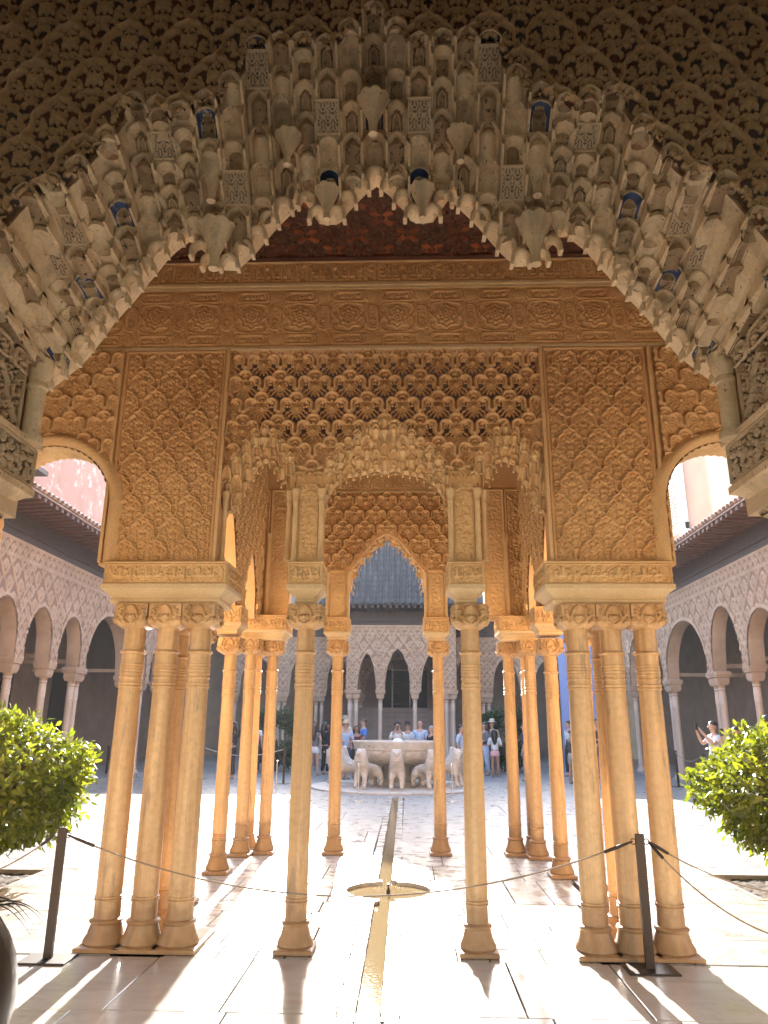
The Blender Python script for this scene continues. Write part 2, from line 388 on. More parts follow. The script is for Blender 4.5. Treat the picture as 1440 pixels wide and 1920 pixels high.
def sebka(pitch, res, filled=0.0, hk=1.0):
    k = pitch/.307; per = .42*k
    T = Tile(pitch, per, res, ((0, 0), (pitch/2, per/2)), True, k)
    path = [(0, .118), (.03, .110), (.05, .09), (.056, .062), (.05, .045), (.062, .05), (.08, .058), (.102, .058), (.123, .046), (.134, .024), (.134, -.01), (.136, -.045), (.1535, -.082)]
    T.stroke(path, .0165, .062*hk)
    T.stroke([(0, .088), (.022, .08), (.032, .06), (.028, .036), (.045, .034), (.07, .038), (.093, .036), (.108, .02), (.112, -.01), (.112, -.04)], .006, .042*hk)
    T.disc((0, .146), .017, .07*hk, mir=False)
    T.disc((0, -.022), .050, .038*hk, rings=2, pet=10, mir=False)
    T.disc((0, -.022), .017, .046*hk, mir=False)
    for a in range(15, 360, 30): T.leaf((.052*math.cos(R(a)), -.022+.052*math.sin(R(a))), a, .017, .0085, .03*hk, mir=False)
    T.leaf((0, .03), 90, .036, .010, .034*hk, mir=False); T.leaf((0, .05), 30, .026, .006, .03*hk); T.leaf((0, .04), 150, .02, .005, .03*hk)
    T.disc((.05, .012), .010, .034*hk); T.leaf((.072, .018), 45, .03, .007, .03*hk); T.leaf((.072, .0), 0, .032, .006, .026*hk); T.leaf((.064, -.05), -25, .042, .0075, .028*hk)
    T.leaf((0, -.076), -90, .045, .011, .03*hk, mir=False); T.leaf((.018, -.076), -62, .05, .007, .028*hk); T.leaf((.05, -.072), -50, .05, .007, .026*hk)
    T.stroke([(.09, -.06), (.1, -.09), (.08, -.12)], .005, .03*hk)
    if filled:
        T.H = np.maximum(T.H, filled)
        r = random.Random(5)
        for _ in range(46): T.leaf((r.uniform(.0, .15), r.uniform(-.11, .06)), r.uniform(0, 360), r.uniform(.02, .032), .005, filled+.015)
    return T
def scrollband(w_, h_, res, seed, hk=1.0, lead=.02):
    T = Tile(w_, h_, res, ((0, 0),), False); r = random.Random(seed)
    nn = int(w_*h_/(.00062))
    for _ in range(nn):
        c = (r.uniform(0, w_), r.uniform(.012, h_-.012))
        if r.random() < .4: T.spiral(c, r.uniform(.012, .02), 1.3, r.uniform(0, 360), .0038, .010*hk)
        else: T.leaf(c, r.uniform(0, 360), r.uniform(.02, .034), .0062, .009*hk)
    return T

# Arabic lettering (presentation forms, drawn right to left) rasterised into the carved bands
MOTTO = ''.join(reversed('\ufeed\ufefb \ufecf\ufe8e\ufedf\ufe90 \ufe87\ufefb \ufe8d\ufedf\ufee0\ufeea'))
def text_mask(txt, wd, hg, res, fat=1):
    cu = bpy.data.curves.new('lettering', 'FONT'); cu.body = txt; cu.size = 1; cu.resolution_u = 3
    ob = bpy.data.objects.new('lettering', cu); C.objects.link(ob)
    dg = bpy.context.evaluated_depsgraph_get(); me = bpy.data.meshes.new_from_object(ob.evaluated_get(dg))
    me.calc_loop_triangles()
    V = np.array([v.co[:2] for v in me.vertices]); Tn = np.array([t.vertices[:] for t in me.loop_triangles])
    bpy.data.objects.remove(ob); bpy.data.curves.remove(cu); bpy.data.meshes.remove(me)
    nx, ny = int(wd/res), int(hg/res); Mk = np.zeros((ny, nx))
    lo, hi = V.min(0), V.max(0); V = (V-lo)/(hi-lo)*np.array([nx-1, ny-1])
    for a, b_, c in V[Tn]:
        x0, x1 = int(max(0, math.floor(min(a[0], b_[0], c[0])))), int(min(nx-1, math.ceil(max(a[0], b_[0], c[0]))))
        y0, y1 = int(max(0, math.floor(min(a[1], b_[1], c[1])))), int(min(ny-1, math.ceil(max(a[1], b_[1], c[1]))))
        X, Y = np.meshgrid(np.arange(x0, x1+1), np.arange(y0, y1+1))
        d = (b_[1]-c[1])*(a[0]-c[0])+(c[0]-b_[0])*(a[1]-c[1])
        if abs(d) < 1e-9: continue
        l1 = ((b_[1]-c[1])*(X-c[0])+(c[0]-b_[0])*(Y-c[1]))/d; l2 = ((c[1]-a[1])*(X-c[0])+(a[0]-c[0])*(Y-c[1]))/d
        Mk[y0:y1+1, x0:x1+1] = np.maximum(Mk[y0:y1+1, x0:x1+1], ((l1 > -.02) & (l2 > -.02) & (l1+l2 < 1.02))*1.0)
    for _ in range(fat):
        Mk = np.maximum.reduce([Mk, np.roll(Mk, 1, 0), np.roll(Mk, 1, 1), np.roll(Mk, -1, 1)])
    return Mk
RES = .006
MM = text_mask(MOTTO, .30, .085, .003, 0); MMF = text_mask(MOTTO, .30, .11, .003, 1); MM2 = text_mask(MOTTO+' '+MOTTO, .60, .085, .003, 1)
def stamp(T, mk, mres, x0, z0, h, sx=1.0, sz=1.0):
    ny, nx = mk.shape
    for j in range(int(ny*sz*mres/T.dz)):
        jj = int(j*T.dz/(mres*sz))
        if jj >= ny: break
        for i in range(int(nx*sx*mres/T.dx)):
            ii = int(i*T.dx/(mres*sx))
            if ii < nx and mk[jj, ii] > .5:
                a, b_ = (int(z0/T.dz)+j) % T.ny, (int(x0/T.dx)+i) % T.nx
                T.H[a, b_] = max(T.H[a, b_], h)
def rounded(cx, cz, a, b_, r=None):
    r = r or min(a, b_); P = []
    for k in range(33):
        t = 2*math.pi*k/32; P.append((cx+(a-r)*np.sign(math.cos(t))*(abs(math.cos(t)) > 1e-6)+r*math.cos(t), cz+(b_-r)*np.sign(math.sin(t))*(abs(math.sin(t)) > 1e-6)+r*math.sin(t)))
    return P
def inscription_tile(w_, h_, res, seed, n_=1):
    T = scrollband(w_, h_, res, seed, 1.2)
    for k in range(n_):
        cw = w_/n_; cx = cw*(k+.5); two = cw > 3.5*h_; mk = MM2 if two else MMF
        T.stroke(rounded(cx, h_/2, cw*.485, h_*.45, h_*.4), .0055, .02, smooth=False)
        stamp(T, mk, .003, cx-cw*.43, h_*.17, .024, cw*.86/(mk.shape[1]*.003), h_*.66/(mk.shape[0]*.003))
    return T
def frieze_tile(pitch, h_, res):
    T = scrollband(pitch, h_, res, 3, .8)
    cz = h_/2
    star = []
    for k in range(33):
        a = k*math.pi/16; star.append((pitch/2+(.115 if k % 4 == 0 else (.088 if k % 2 == 0 else .1))*math.cos(a)*(1.0), cz+(.115 if k % 4 == 0 else (.088 if k % 2 == 0 else .1))*math.sin(a)))
    T.stroke(star, .009, .016, smooth=False); T.stroke([((x-pitch/2)*.72+pitch/2, (z-cz)*.72+cz) for x, z in star], .006, .02, smooth=False)
    T.disc((pitch/2, cz), .062, .034, rings=2, pet=8)
    for a in range(0, 360, 45): T.leaf((pitch/2+.05*math.cos(R(a)), cz+.05*math.sin(R(a))), a, .042, .016, .026)
    for zc in (.075, h_-.075):
        for r_ in (1.0, .82): T.stroke(rounded(pitch/2, zc, .15*r_, .045*r_+.004, .045*r_), .005, .016, smooth=False)
        stamp(T, MM, .003, pitch/2-.105, zc-.024, .018, .7, .56)
        T.disc((0, zc), .04, .018, rings=2, pet=6); T.disc((.0, zc), .055, .008)
    for r_ in (1.0, .8): T.stroke(rounded(0, cz, .052*r_, .115*r_, .05*r_), .006, .016, smooth=False)
    stamp(T, np.rot90(MM), .003, pitch-.025, cz-.07, .015, .6, .5)
    for s_ in (-1, 1):
        T.stroke([(pitch/2+s_*.125, cz), (pitch/2+s_*.15, cz+.06), (pitch/2+s_*.12, cz+.13), (pitch/2, cz+.15)], .006, .014)
        T.stroke([(pitch/2+s_*.125, cz), (pitch/2+s_*.15, cz-.06), (pitch/2+s_*.12, cz-.13), (pitch/2, cz-.15)], .006, .014)
    T.H *= 1.0
    return T
def kufic_tile(w_, h_, res, seed):
    T = scrollband(w_, h_, res, seed, .8); r = random.Random(seed)
    x = .02
    while x < w_-.02:
        t = r.random(); ht = h_*r.uniform(.72, .86)
        T.stroke([(x, h_*.16), (x, ht)], .0065, .017, smooth=False, flat=True)
        if t < .5:
            T.stroke([(x, h_*.16), (x+.05, h_*.16), (x+.05, h_*r.uniform(.3, .5))], .0065, .017, smooth=False, flat=True)
        if t > .6: T.stroke([(x, ht), (x+.02, ht-.03), (x+.04, ht), (x+.02, ht+.02), (x, ht)], .005, .017, smooth=False)
        x += r.uniform(.035, .075)
    stamp(T, MM, .003, w_*.08, h_*.12, .019, w_*.84/.3, h_*.62/.085)
    T.H *= 1.05
    return T

T_ARAB = arabesque(.25, .0034, 1.2, 1, .0068)
T_NEAR = arabesque(.275, .0034, 1.5, 4, .0060)
T_SEB = sebka(.3072, .004)
T_SEBF = sebka(.3, .004, .014, .8)
T_FRI = frieze_tile(.4366, .58, .005)
T_KUF = kufic_tile(.62, .22, .005, 2)
T_BOX3 = inscription_tile(.98, .17, .0045, 8, 1)
T_BOX1 = inscription_tile(.28, .17, .0045, 9, 1)
T_STRIP = scrollband(.3, .9, .005, 12, 1.3)
def off(T, du, dv): return lambda u, v: T(u+du, v+dv)
def framed(T, U, V, fr=.02, h=.016, du=0, dv=0):
    def f(u, v):
        e = np.minimum(np.minimum(u-U[0], U[1]-u), np.minimum(v-V[0], V[1]-v))
        g = T(u-du, v-dv)*(.93+.12*np.sin(u*3.1+2*np.sin(v*2.3))*np.cos(v*4.7+u)+.05*np.sin(u*11+v*7))
        return np.where(e < fr, h*np.clip((fr-e)/fr*4, 0, 1)*np.clip(e/fr*4+.2, 0, 1), np.where(e < fr*1.35, 0, g))
    return f
def lin(P):
    X = [p[0] for p in P]; Z = [p[1] for p in P]
    return lambda x: float(np.interp(x, X, Z)) if np.isscalar(x) else np.interp(x, X, Z)

# ------------------------------------------------------------------ muqarnas cells (unit width, top at z=0, front at y=0)
def rim_into(b, r=.5, zl=-1.0, mi=0, seg=10, sec=((.05, .40), (.05, -.02), (.02, -.08), (-.05, -.09), (-.11, -.03), (-.115, .10))):
    path = [(-r+.05, zl, -1, 0)]; cz = -r
    for k in range(seg+1):
        a = math.pi-math.pi*k/seg; path.append(((r-.05)*math.cos(a), cz+(r-.05)*math.sin(a)*1.08, math.cos(a), math.sin(a)))
    path.append((r-.05, zl, 1, 0)); m_ = len(sec); v = []; f = []
    for x, z, nx_, nz_ in path:
        for ro, y in sec: v.append((x+nx_*ro, y, z+nz_*ro))
    for i in range(len(path)-1):
        for k in range(m_-1): f.append((i*m_+k, i*m_+k+1, (i+1)*m_+k+1, (i+1)*m_+k))
    f.append(tuple(range(m_-1, -1, -1))); f.append(tuple((len(path)-1)*m_+k for k in range(m_)))
    b.add(v, f, mi)
def concave_into(b, H, r=.395, depth=1.0, mi=1, zc=-.5, n_=8):
    lv = [(-H, r), (-H*.75, r), (zc, r)]+[(zc+r*1.1*math.sin(R(p)), r*math.cos(R(p))) for p in (25, 48, 68, 84)]
    v = []; f = []
    for z, q in lv:
        for k in range(n_+1):
            a = math.pi*k/n_; v.append((-q*math.cos(a), .05+q*depth*math.sin(a), z))
    for j in range(len(lv)-1):
        for k in range(n_): i = j*(n_+1)+k; f.append((i, i+1, i+n_+2, i+n_+1))
    b.add(v, f, mi)
def convex_into(b, H, r=.37, mi=1, n_=8):
    lv = [(-H-.16, .06), (-H-.1, r*.6), (-H, r*1.02), (-H*.85, r), (-.95, r)]+[(-.95+.72*math.sin(R(p)), r*math.cos(R(p))**.8) for p in (20, 40, 58, 74, 89)]
    v = []; f = []
    for z, q in lv:
        for k in range(n_+1):
            a = math.pi*k/n_; v.append((-q*math.cos(a), .34-.36*math.sin(a)*(q/r)**.6, z))
    for j in range(len(lv)-1):
        for k in range(n_): i = j*(n_+1)+k; f.append((i, i+1, i+n_+2, i+n_+1))
    b.add(v, f, mi)
    b.add([(-.45, .34, -H-.1), (.45, .34, -H-.1), (.45, .34, -.4), (.3, .34, -.12), (0, .34, -.02), (-.3, .34, -.12), (-.45, .34, -.4)], [(0, 1, 2, 3, 4, 5, 6)], mi)
def muq_cell(kind, dz, dy, p, mats, cap=False):
    """one muqarnas cell of width p: spandrel plate with an arch, hood behind it, flanks and back panel leaning back by dy over the drop dz"""
    b = MB(); n_ = 12; r, ri, dep, zs = .43*p, (.35 if kind == 'tongue' else .28)*p, (.34 if kind == 'tongue' else .46)*p, -.5*p
    dz = max(dz, .62*p); zl = -dz+.04*p; pt = .22 if kind in ('tongue', 'double') else .06
    if kind == 'panel':
        T = arabesque(.42, .03, 2.4, 3); nu = 26; v = []; f = []; hv = []
        for j in range(nu+1):
            for i in range(nu+1):
                x, q = -.5+i/nu, j/nu; h = float(T(np.array(x), np.array(q)))
                if i in (0, 1, nu-1, nu) or j in (0, 1, nu-1, nu): h = .07
                hv.append(min(1, h*16)); v.append((x*p, -.14*p+(dy+.10*p)*(1-q)-h*p*.8, zl*(1-q)+.03*p*q))
        for j in range(nu):
            for i in range(nu): k = j*(nu+1)+i; f.append((k, k+1, k+nu+2, k+nu+1))
        b.add(v, f, 1); nv_ = len(v)
        for sx in (-.5, .5): b.add([(sx*p, -.16*p, .03*p), (sx*p, .5*p, .03*p), (sx*p, dy+.5*p, zl), (sx*p, dy-.06*p, zl)], [(0, 1, 2, 3)], 0)
        b.add([(-.5*p, -.16*p, .03*p), (.5*p, -.16*p, .03*p), (.5*p, .4*p, .03*p), (-.5*p, .4*p, .03*p)], [(0, 1, 2, 3)], 0)
        for z, y in ((.03*p, -.15*p), (zl, dy-.06*p)): b.tube([(-.52*p, y, z), (.52*p, y, z)], .045*p, 6)
        me = b.mesh('niche', mats, 40); a_ = me.attributes.new('hgt', 'FLOAT', 'POINT'); a_.data.foreach_set('value', hv+[1.0]*(len(me.vertices)-nv_)); return me
    def arc(q, y, k, e=0):
        a = math.pi-math.pi*k/n_; return (q*math.cos(a), y, zs+(q+pt*q*max(0, 1-abs(math.cos(a))*1.7))*math.sin(a))
    # spandrel plate and flank fronts (a top cell ends in its round arch)
    v = []; f = []
    for k in range(n_+1):
        x, y, z = arc(r, 0, k); v += [(x, 0, z), ((x*1.165, 0, zs+(z-zs)*1.15) if cap else (max(-.5*p, min(.5*p, x*1.17)) if 0 < k < n_ else math.copysign(.5*p, x), 0, (.04*p if 0 < k < n_ else zs)))]
    for k in range(n_): f.append((2*k, 2*k+2, 2*k+3, 2*k+1))
    b.add(v, f, 0)
    if cap: b.add([q for k in range(n_+1) for q in (v[2*k+1], (v[2*k+1][0], .6*p, v[2*k+1][2]))], [(2*k, 2*k+2, 2*k+3, 2*k+1) for k in range(n_)], 0)
    else: b.add([(-r, 0, zs), (-.5*p, 0, zs), (-.5*p, 0, .04*p), arc(r, 0, 1)], [(0, 1, 2, 3)], 0); b.add([(r, 0, zs), arc(r, 0, n_-1), (.5*p, 0, .04*p), (.5*p, 0, zs)], [(0, 1, 2, 3)], 0)
    for sx in (-1, 1):
        b.add([(sx*r, 0, zs), (sx*.5*p, 0, zs), (sx*.5*p, dy, zl), (sx*r, dy, zl)], [(0, 1, 2, 3)], 0)
        zt_ = zs if cap else .04*p; b.add([(sx*.5*p, 0, zt_), (sx*.5*p, .6*p, zt_), (sx*.5*p, dy+.6*p, zl), (sx*.5*p, dy, zl), (sx*.5*p, 0, zs)], [(0, 1, 2, 3, 4)], 0)
    if not cap: b.add([(-.5*p, 0, .04*p), (.5*p, 0, .04*p), (.5*p, .5*p, .04*p), (-.5*p, .5*p, .04*p)], [(0, 1, 2, 3)], 0)
    # hood and inner flanks
    rings = []
    for q, y in ((r, 0.0), ((r*.62+ri*.38), dep*.45), (ri, dep)):
        g = y/dep; lo_ = (q, dy+y*.6, zl-.25*p*g)
        rings.append([(-lo_[0], lo_[1], lo_[2])]+[arc(q, y, k) for k in range(n_+1)]+[lo_])
    v = [p_ for q in rings for p_ in q]; m_ = len(rings[0]); f = []
    for j in range(len(rings)-1):
        for k in range(m_-1): f.append((j*m_+k, j*m_+k+1, (j+1)*m_+k+1, (j+1)*m_+k))
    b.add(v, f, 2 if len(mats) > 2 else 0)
    # back panel
    bul = .75 if kind == 'tongue' else 0; v = []; f = []
    rows_ = [(zl-.3*p, ri, dy+dep*.7), (zs*.5+zl*.5, ri, (dep+dy+dep*.7)/2), (zs, ri, dep)]+[(zs+(ri+pt*ri*.6)*math.sin(R(t)), ri*math.cos(R(t)), dep) for t in (22, 42, 60, 76, 88)]
    for z, q, y in rows_:
        for k in range(9):
            t = -1+k/4; v.append((q*t, y+p*(.10-.42*bul)*(1-t*t)*q/ri, z))
    for j in range(len(rows_)-1):
        for k in range(8): i = j*9+k; f.append((i, i+1, i+10, i+9))
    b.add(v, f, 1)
    b.tube([(-r, dy-.01*p, zl)]+[arc(r, -.015*p, k) for k in range(n_+1)]+[(r, dy-.01*p, zl)], .034*p, 6, 0)
    b.tube([arc(r+.052*p, -.012*p, k) for k in range(n_+1)], .020*p, 5, 0)
    b.tube([(-ri, dy+dep*.5, zl-.1*p)]+[arc(ri+.01*p, dep-.03*p, k) for k in range(n_+1)]+[(ri, dy+dep*.5, zl-.1*p)], .024*p, 5, 0)
    if kind == 'double':
        v = []; f = []
        L_ = [(.17*p, dy+dep*.62, zl-.2*p), (.17*p, dy*.4+dep*.8, zl*.5+zs*.5), (.12*p, dep*.9, zs+.04*p), (0, dep*.8, zs+.16*p)]
        for x, y, z in L_: v += [(-x, y, z), (x, y, z)]
        b.add(v, [(0, 1, 3, 2), (2, 3, 5, 4), (4, 5, 7, 6)], 1); b.tube([(-x, y-.01*p, z) for x, y, z in L_]+[(x, y-.01*p, z) for x, y, z in reversed(L_[:-1])], .022*p, 5, 0)
    return b.mesh('niche', mats, 40)
def cell_rim(mats, zl=-.74):
    b = MB(); rim_into(b, .5, zl, sec=((.06, .5), (.06, -.02), (.02, -.07), (-.05, -.07), (-.11, -.02), (-.115, .5)))
    b.box(-.54, -.36, -.02, .5, zl-.07, zl); b.box(.36, .54, -.02, .5, zl-.07, zl); return b.mesh('rim', mats, 50)
def cell_panel(mats, seed=0):
    T = arabesque(.42, .03, 2.6, seed+3); b = MB()
    nu = 22; v = []; f = []
    for j in range(nu+1):
        for i in range(nu+1):
            x, z = -.55+1.1*i/nu, -1.15*(1-j/nu); h = float(T(np.array(x+.1*seed), np.array(z)))
            if i in (0, nu) or j in (0, nu): h = .07
            v.append((x, -.08+.30*(1+z/1.15)-h*1.1, z-h*.5))
    for j in range(nu):
        for i in range(nu): k = j*(nu+1)+i; f.append((k, k+1, k+nu+2, k+nu+1))
    b.add(v, f, 1); b.tube([(-.6, -.1, -1.2), (.6, -.1, -1.2)], .06, 6); b.tube([(-.6, .2, .03), (.6, .2, .03)], .05, 6)
    b.add([(-.58, -.1, -1.2), (.58, -.1, -1.2), (.30, .12, -1.6), (-.30, .12, -1.6)], [(0, 1, 2, 3)], 0)
    b.add([(-.58, -.1, -1.2), (-.30, .12, -1.6), (-.5, .45, -1.6), (-.58, .45, 0)], [(0, 1, 2, 3)], 0); b.add([(.58, -.1, -1.2), (.58, .45, 0), (.5, .45, -1.6), (.30, .12, -1.6)], [(0, 1, 2, 3)], 0)
    return b.mesh('niche', mats, 40)
def pendant_mesh(mats, lobes=8):
    b = MB(); prof = [(.60, 0), (.62, -.07), (.55, -.12), (.47, -.3), (.36, -.55), (.24, -.8), (.17, -1.0), (.18, -1.03), (.155, -1.07), (.15, -1.42), (.17, -1.44), (.17, -1.5)]
    seg = lobes*4; v = []; f = []
    for r_, z in prof:
        for i in range(seg):
            a = 2*math.pi*i/seg; q = r_*(1+(.10*abs(math.cos(a*lobes/2))-.05)*(1 if z > -1.0 else 0))
            v.append((q*math.cos(a), q*math.sin(a), z+(.06*abs(math.cos(a*lobes/2)) if z > -.1 else 0)))
    for j in range(len(prof)-1):
        for i in range(seg): i2 = (i+1) % seg; f.append((j*seg+i2, j*seg+i, (j+1)*seg+i, (j+1)*seg+i2))
    f.append(tuple(range(seg))); f.append(tuple((len(prof)-1)*seg+i for i in range(seg-1, -1, -1)))
    return b.add(v, f, 0).mesh('pendant', mats, 40)

# ------------------------------------------------------------------ near archway of the hall the camera stands in
XC = -.155; YN, YB = 2.6, 3.36
near = thing('muqarnas_archway', 'shadowed stucco archway hung with stepped honeycomb niches, framing the whole view', 'archway', (XC, YN, 0))
Zo = lin([(-.2, 4.6), (0, 4.77), (.07, 4.70), (.14, 4.60), (.2, 4.53), (.24, 4.58), (.54, 4.58), (.6, 4.44), (.67, 4.29), (.76, 4.25), (.84, 4.22), (.89, 4.16), (.96, 4.25), (1.03, 4.28), (1.10, 4.24), (1.14, 4.1), (1.205, 4.03), (1.285, 3.9), (1.33, 3.82), (1.40, 3.84), (1.48, 3.79), (1.54, 3.7), (1.60, 3.58), (1.70, 3.42), (1.9, 3.2), (2.05, 3.05)])
Zi = lin([(0, 4.08), (.06, 4.03), (.14, 3.93), (.18, 3.858), (.28, 3.86), (.37, 4.01), (.40, 3.955), (.49, 3.85), (.60, 3.69), (.68, 3.60), (.80, 3.61), (.84, 3.70), (.92, 3.78), (1.03, 3.70), (1.10, 3.63), (1.22, 3.53), (1.36, 3.45), (1.53, 3.29), (1.645, 3.21), (1.75, 3.12), (2.05, 2.93)])
def deep(d):
    t = min(1, max(0, (abs(d)-.9)/.8)); return .36+.36*t*t*(3-2*t)
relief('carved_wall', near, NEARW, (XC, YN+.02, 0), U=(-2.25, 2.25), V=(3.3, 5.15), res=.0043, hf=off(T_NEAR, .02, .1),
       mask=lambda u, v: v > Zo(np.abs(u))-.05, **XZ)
xs = np.linspace(-1.8, 1.8, 145)
rimc = cell_rim([MUQ]); PEND = pendant_mesh([MUQ])
def muq_field(parent, cx, zo, zi, xmax, y0, deepf, p, steps, kinds, matsets, rim_me, cusp, ztop, back=.10):
    """columns of stacked cells filling the band between the outer line zo(|dx|) and the inner line zi(|dx|); odd columns start half a step lower"""
    nc = int(xmax/p)
    for i in range(nc+1):
        dx = i*p; zt, zb_ = zo(dx), zi(dx)+cusp; tot = max(zt-zb_, .5*p); D = deepf(dx)
        nst = steps; dz, dy = tot/nst, D/nst
        for j in range(nst+(i % 2)):
            q = j-(.5 if i % 2 else 0)
            top = zt-max(q, 0)*dz; yy = y0+max(q, 0)*dy
            fr_ = 1.0 if q >= 0 else .5
            if i % 2 and j == nst: fr_ = .5
            kd = kinds(i, j)
            me = muq_cell(kd[0], dz*fr_, dy*fr_, p*1.0, matsets[kd[1]], j == 0 and kd[0] != 'panel')
            for sg in ((1,) if i == 0 else (-1, 1)): put('niche', me, parent, (cx+sg*dx, yy, top), (0, 0, 0), (sg, 1, 1))
    xs_ = np.linspace(-xmax-p*.6, xmax+p*.6, 2*nc*4+3); v = []; f = []
    for x in xs_:
        d = abs(x); D = deepf(d); zl_ = zi(d)+cusp*.9; zt = max(ztop(d), zl_+.02)
        v += [(cx+x, y0+.66*p, zt), (cx+x, y0+.66*p, max(zl_, min(zt, zo(d)-.3*p))), (cx+x, y0+D+.62*p, zl_), (cx+x, y0+D+.62*p+back, zl_), (cx+x, y0+D+.62*p+back, zt)]
    m_ = 5
    for i in range(len(xs_)-1):
        for k in range(m_): k2 = (k+1) % m_; f.append((i*m_+k, (i+1)*m_+k, (i+1)*m_+k2, i*m_+k2))
    MB().add(v, f).obj('backing', matsets[0][0], parent)
    xs_ = np.linspace(0, xmax, 400); d = np.concatenate([[0], np.cumsum(np.hypot(np.diff(xs_), .8*np.diff([zi(x) for x in xs_])))]); st = p*.82
    for t in np.arange(0, d[-1], st):
        dx = float(np.interp(t, d, xs_)); s_ = st*1.08
        for sg in ((1,) if t == 0 else (-1, 1)): put('rim', rim_me, parent, (cx+sg*dx, y0+deepf(dx)+.05*p, zi(dx)+.80*s_), (0, 0, 0), (sg*s_, s_, s_))
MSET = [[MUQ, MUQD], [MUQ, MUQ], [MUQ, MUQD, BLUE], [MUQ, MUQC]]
def near_kinds(i, j):
    if (i, j) in ((5, 1), (9, 2), (2, 2), (6, 3), (13, 2), (14, 2), (16, 4)): return ('panel', 3)
    if (i*3+j*5) % 11 == 4: return ('hood', 2)
    return [('hood', 0), ('tongue', 1), ('double', 0), ('hood', 1), ('tongue', 0)][(i+2*j) % 5]
Zos = lambda d: float(np.mean([Zo(abs(d)+e) for e in (-.03, 0, .03)]))
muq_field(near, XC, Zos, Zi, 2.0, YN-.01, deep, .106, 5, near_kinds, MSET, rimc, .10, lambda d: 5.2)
for dx, z, y, s_ in ((.225, 4.00, 2.93, .10), (.74, 3.80, 2.92, .14), (0.0, 4.34, 2.74, .12), (.74, 4.04, 2.80, .12), (.40, 4.20, 2.80, .10)):
    for sg in ((1,) if dx == 0 else (-1, 1)): put('pendant', PEND, near, (XC+sg*dx, y, z), (0, 0, .2*sg), (s_, s_, s_*1.1))
# solid wall behind and round the opening
b = MB()
for sg in (-1, 1):
    x0, x1 = sorted((XC+sg*1.74, XC+sg*9)); b.box(x0, x1, YN+.03, YB, 2.5, 3.3)
    x0, x1 = sorted((XC+sg*2.3, XC+sg*9)); b.box(x0, x1, YN+.031, YB-.001, 0, 2.5)
    x0, x1 = sorted((XC+sg*1.78, XC+sg*9)); b.box(x0, x1, YN+.04, YB-.01, 3.3, 5.2)
b.box(XC-9, XC+9, YN+.04, YB-.01, 5.2, 7.0); b.obj('wall', ROOM, near)
T_LEAF = scrollband(.5, .24, .004, 21, 2.0); T_JAMB = arabesque(.2, .004, 1.3, 9); T_INS = inscription_tile(.76, .1, .004, 4)
for sg in (-1, 1):
    X = lambda d: XC+sg*d
    fr = dict(u=(0, 1, 0), v=(0, 0, 1), nrm=(-sg, 0, 0))
    relief('jamb_panel', near, MUQC, (X(1.735), 0, 0), U=(2.70, 3.24), V=(2.88, 3.5), res=.0045, hf=framed(T_JAMB, (2.70, 3.24), (2.88, 3.5), .03, .02), **fr)
    relief('cartouche', near, MUQC, (X(1.70), 0, 0), U=(2.78, 3.18), V=(3.17, 3.27), res=.0045, hf=off(T_INS, 0, -3.17), **fr)
    for y in (2.66, 3.29):
        b = MB().lathe([(.06, 2.86), (.062, 2.89), (.048, 2.91), (.043, 2.93), (.043, 3.14), (.052, 3.15), (.052, 3.165), (.044, 3.18), (.06, 3.22), (.066, 3.25), (.07, 3.30)], 16, X(1.69), y); b.obj('colonnette', CREAM if False else MUQ, near, 40)
    x0, x1 = sorted((X(1.71), X(2.5)))
    MB().box(x0, x1, YN+.02, YB+.02, 2.645, 2.865).mold(x0, x1, YN+.02, YB+.02, [(.0, 2.85), (.03, 2.86), (.03, 2.885), (.0, 2.90)]).obj('band', MUQ, near)
    relief('leaf_band', near, MUQC, (X(1.705), 0, 0), U=(2.62, 3.38), V=(2.66, 2.855), res=.0042, hf=framed(T_LEAF, (2.62, 3.38), (2.66, 2.855), .012, .02), **fr)
    MB().mold(x0, x1, YN+.04, YB, [(.03, 2.65), (.03, 2.615), (.0, 2.60), (-.03, 2.575), (-.06, 2.565), (-.06, 2.545)]).obj('cornice', CREAM if False else MUQ, near, 30)
    x2, x3 = sorted((X(1.775), X(2.4)))
    MB().mold(x2, x3, YN+.1, YB-.06, [(0, 2.55), (0, 2.48), (-.03, 2.46)]).obj('abacus', MUQ, near)
    relief('inscription', near, MUQC, (X(1.772), 0, 0), U=(2.7, 3.3), V=(2.475, 2.545), res=.0042, hf=off(T_INS, -2.7, -2.465), **fr)
    cap = MB(); cap.mold(min(X(1.80), X(2.2)), max(X(1.80), X(2.2)), YN+.2, YB-.1, [(-.13, 1.95), (-.12, 2.1), (-.07, 2.2), (-.01, 2.3), (0, 2.45)])
    for y in (2.86, 3.2):
        for rr, zz in ((.075, 2.36), (.05, 2.24)): cap.tube([(X(1.80)+sg*(-.0), y+rr*(1-t*.8)*math.cos(t*9), zz+rr*(1-t*.8)*math.sin(t*9)) for t in np.linspace(0, 1, 22)], .014, 6)
    cap.obj('capital', MUQC, near, 40)
    MB().lathe([(.16, 0), (.17, .06), (.13, .16), (.10, .2), (.10, 1.8), (.115, 1.83), (.10, 1.86), (.11, 1.93), (.10, 1.96)], 20, X(2.0), 3.0).obj('column', COLUMN, near, 40)

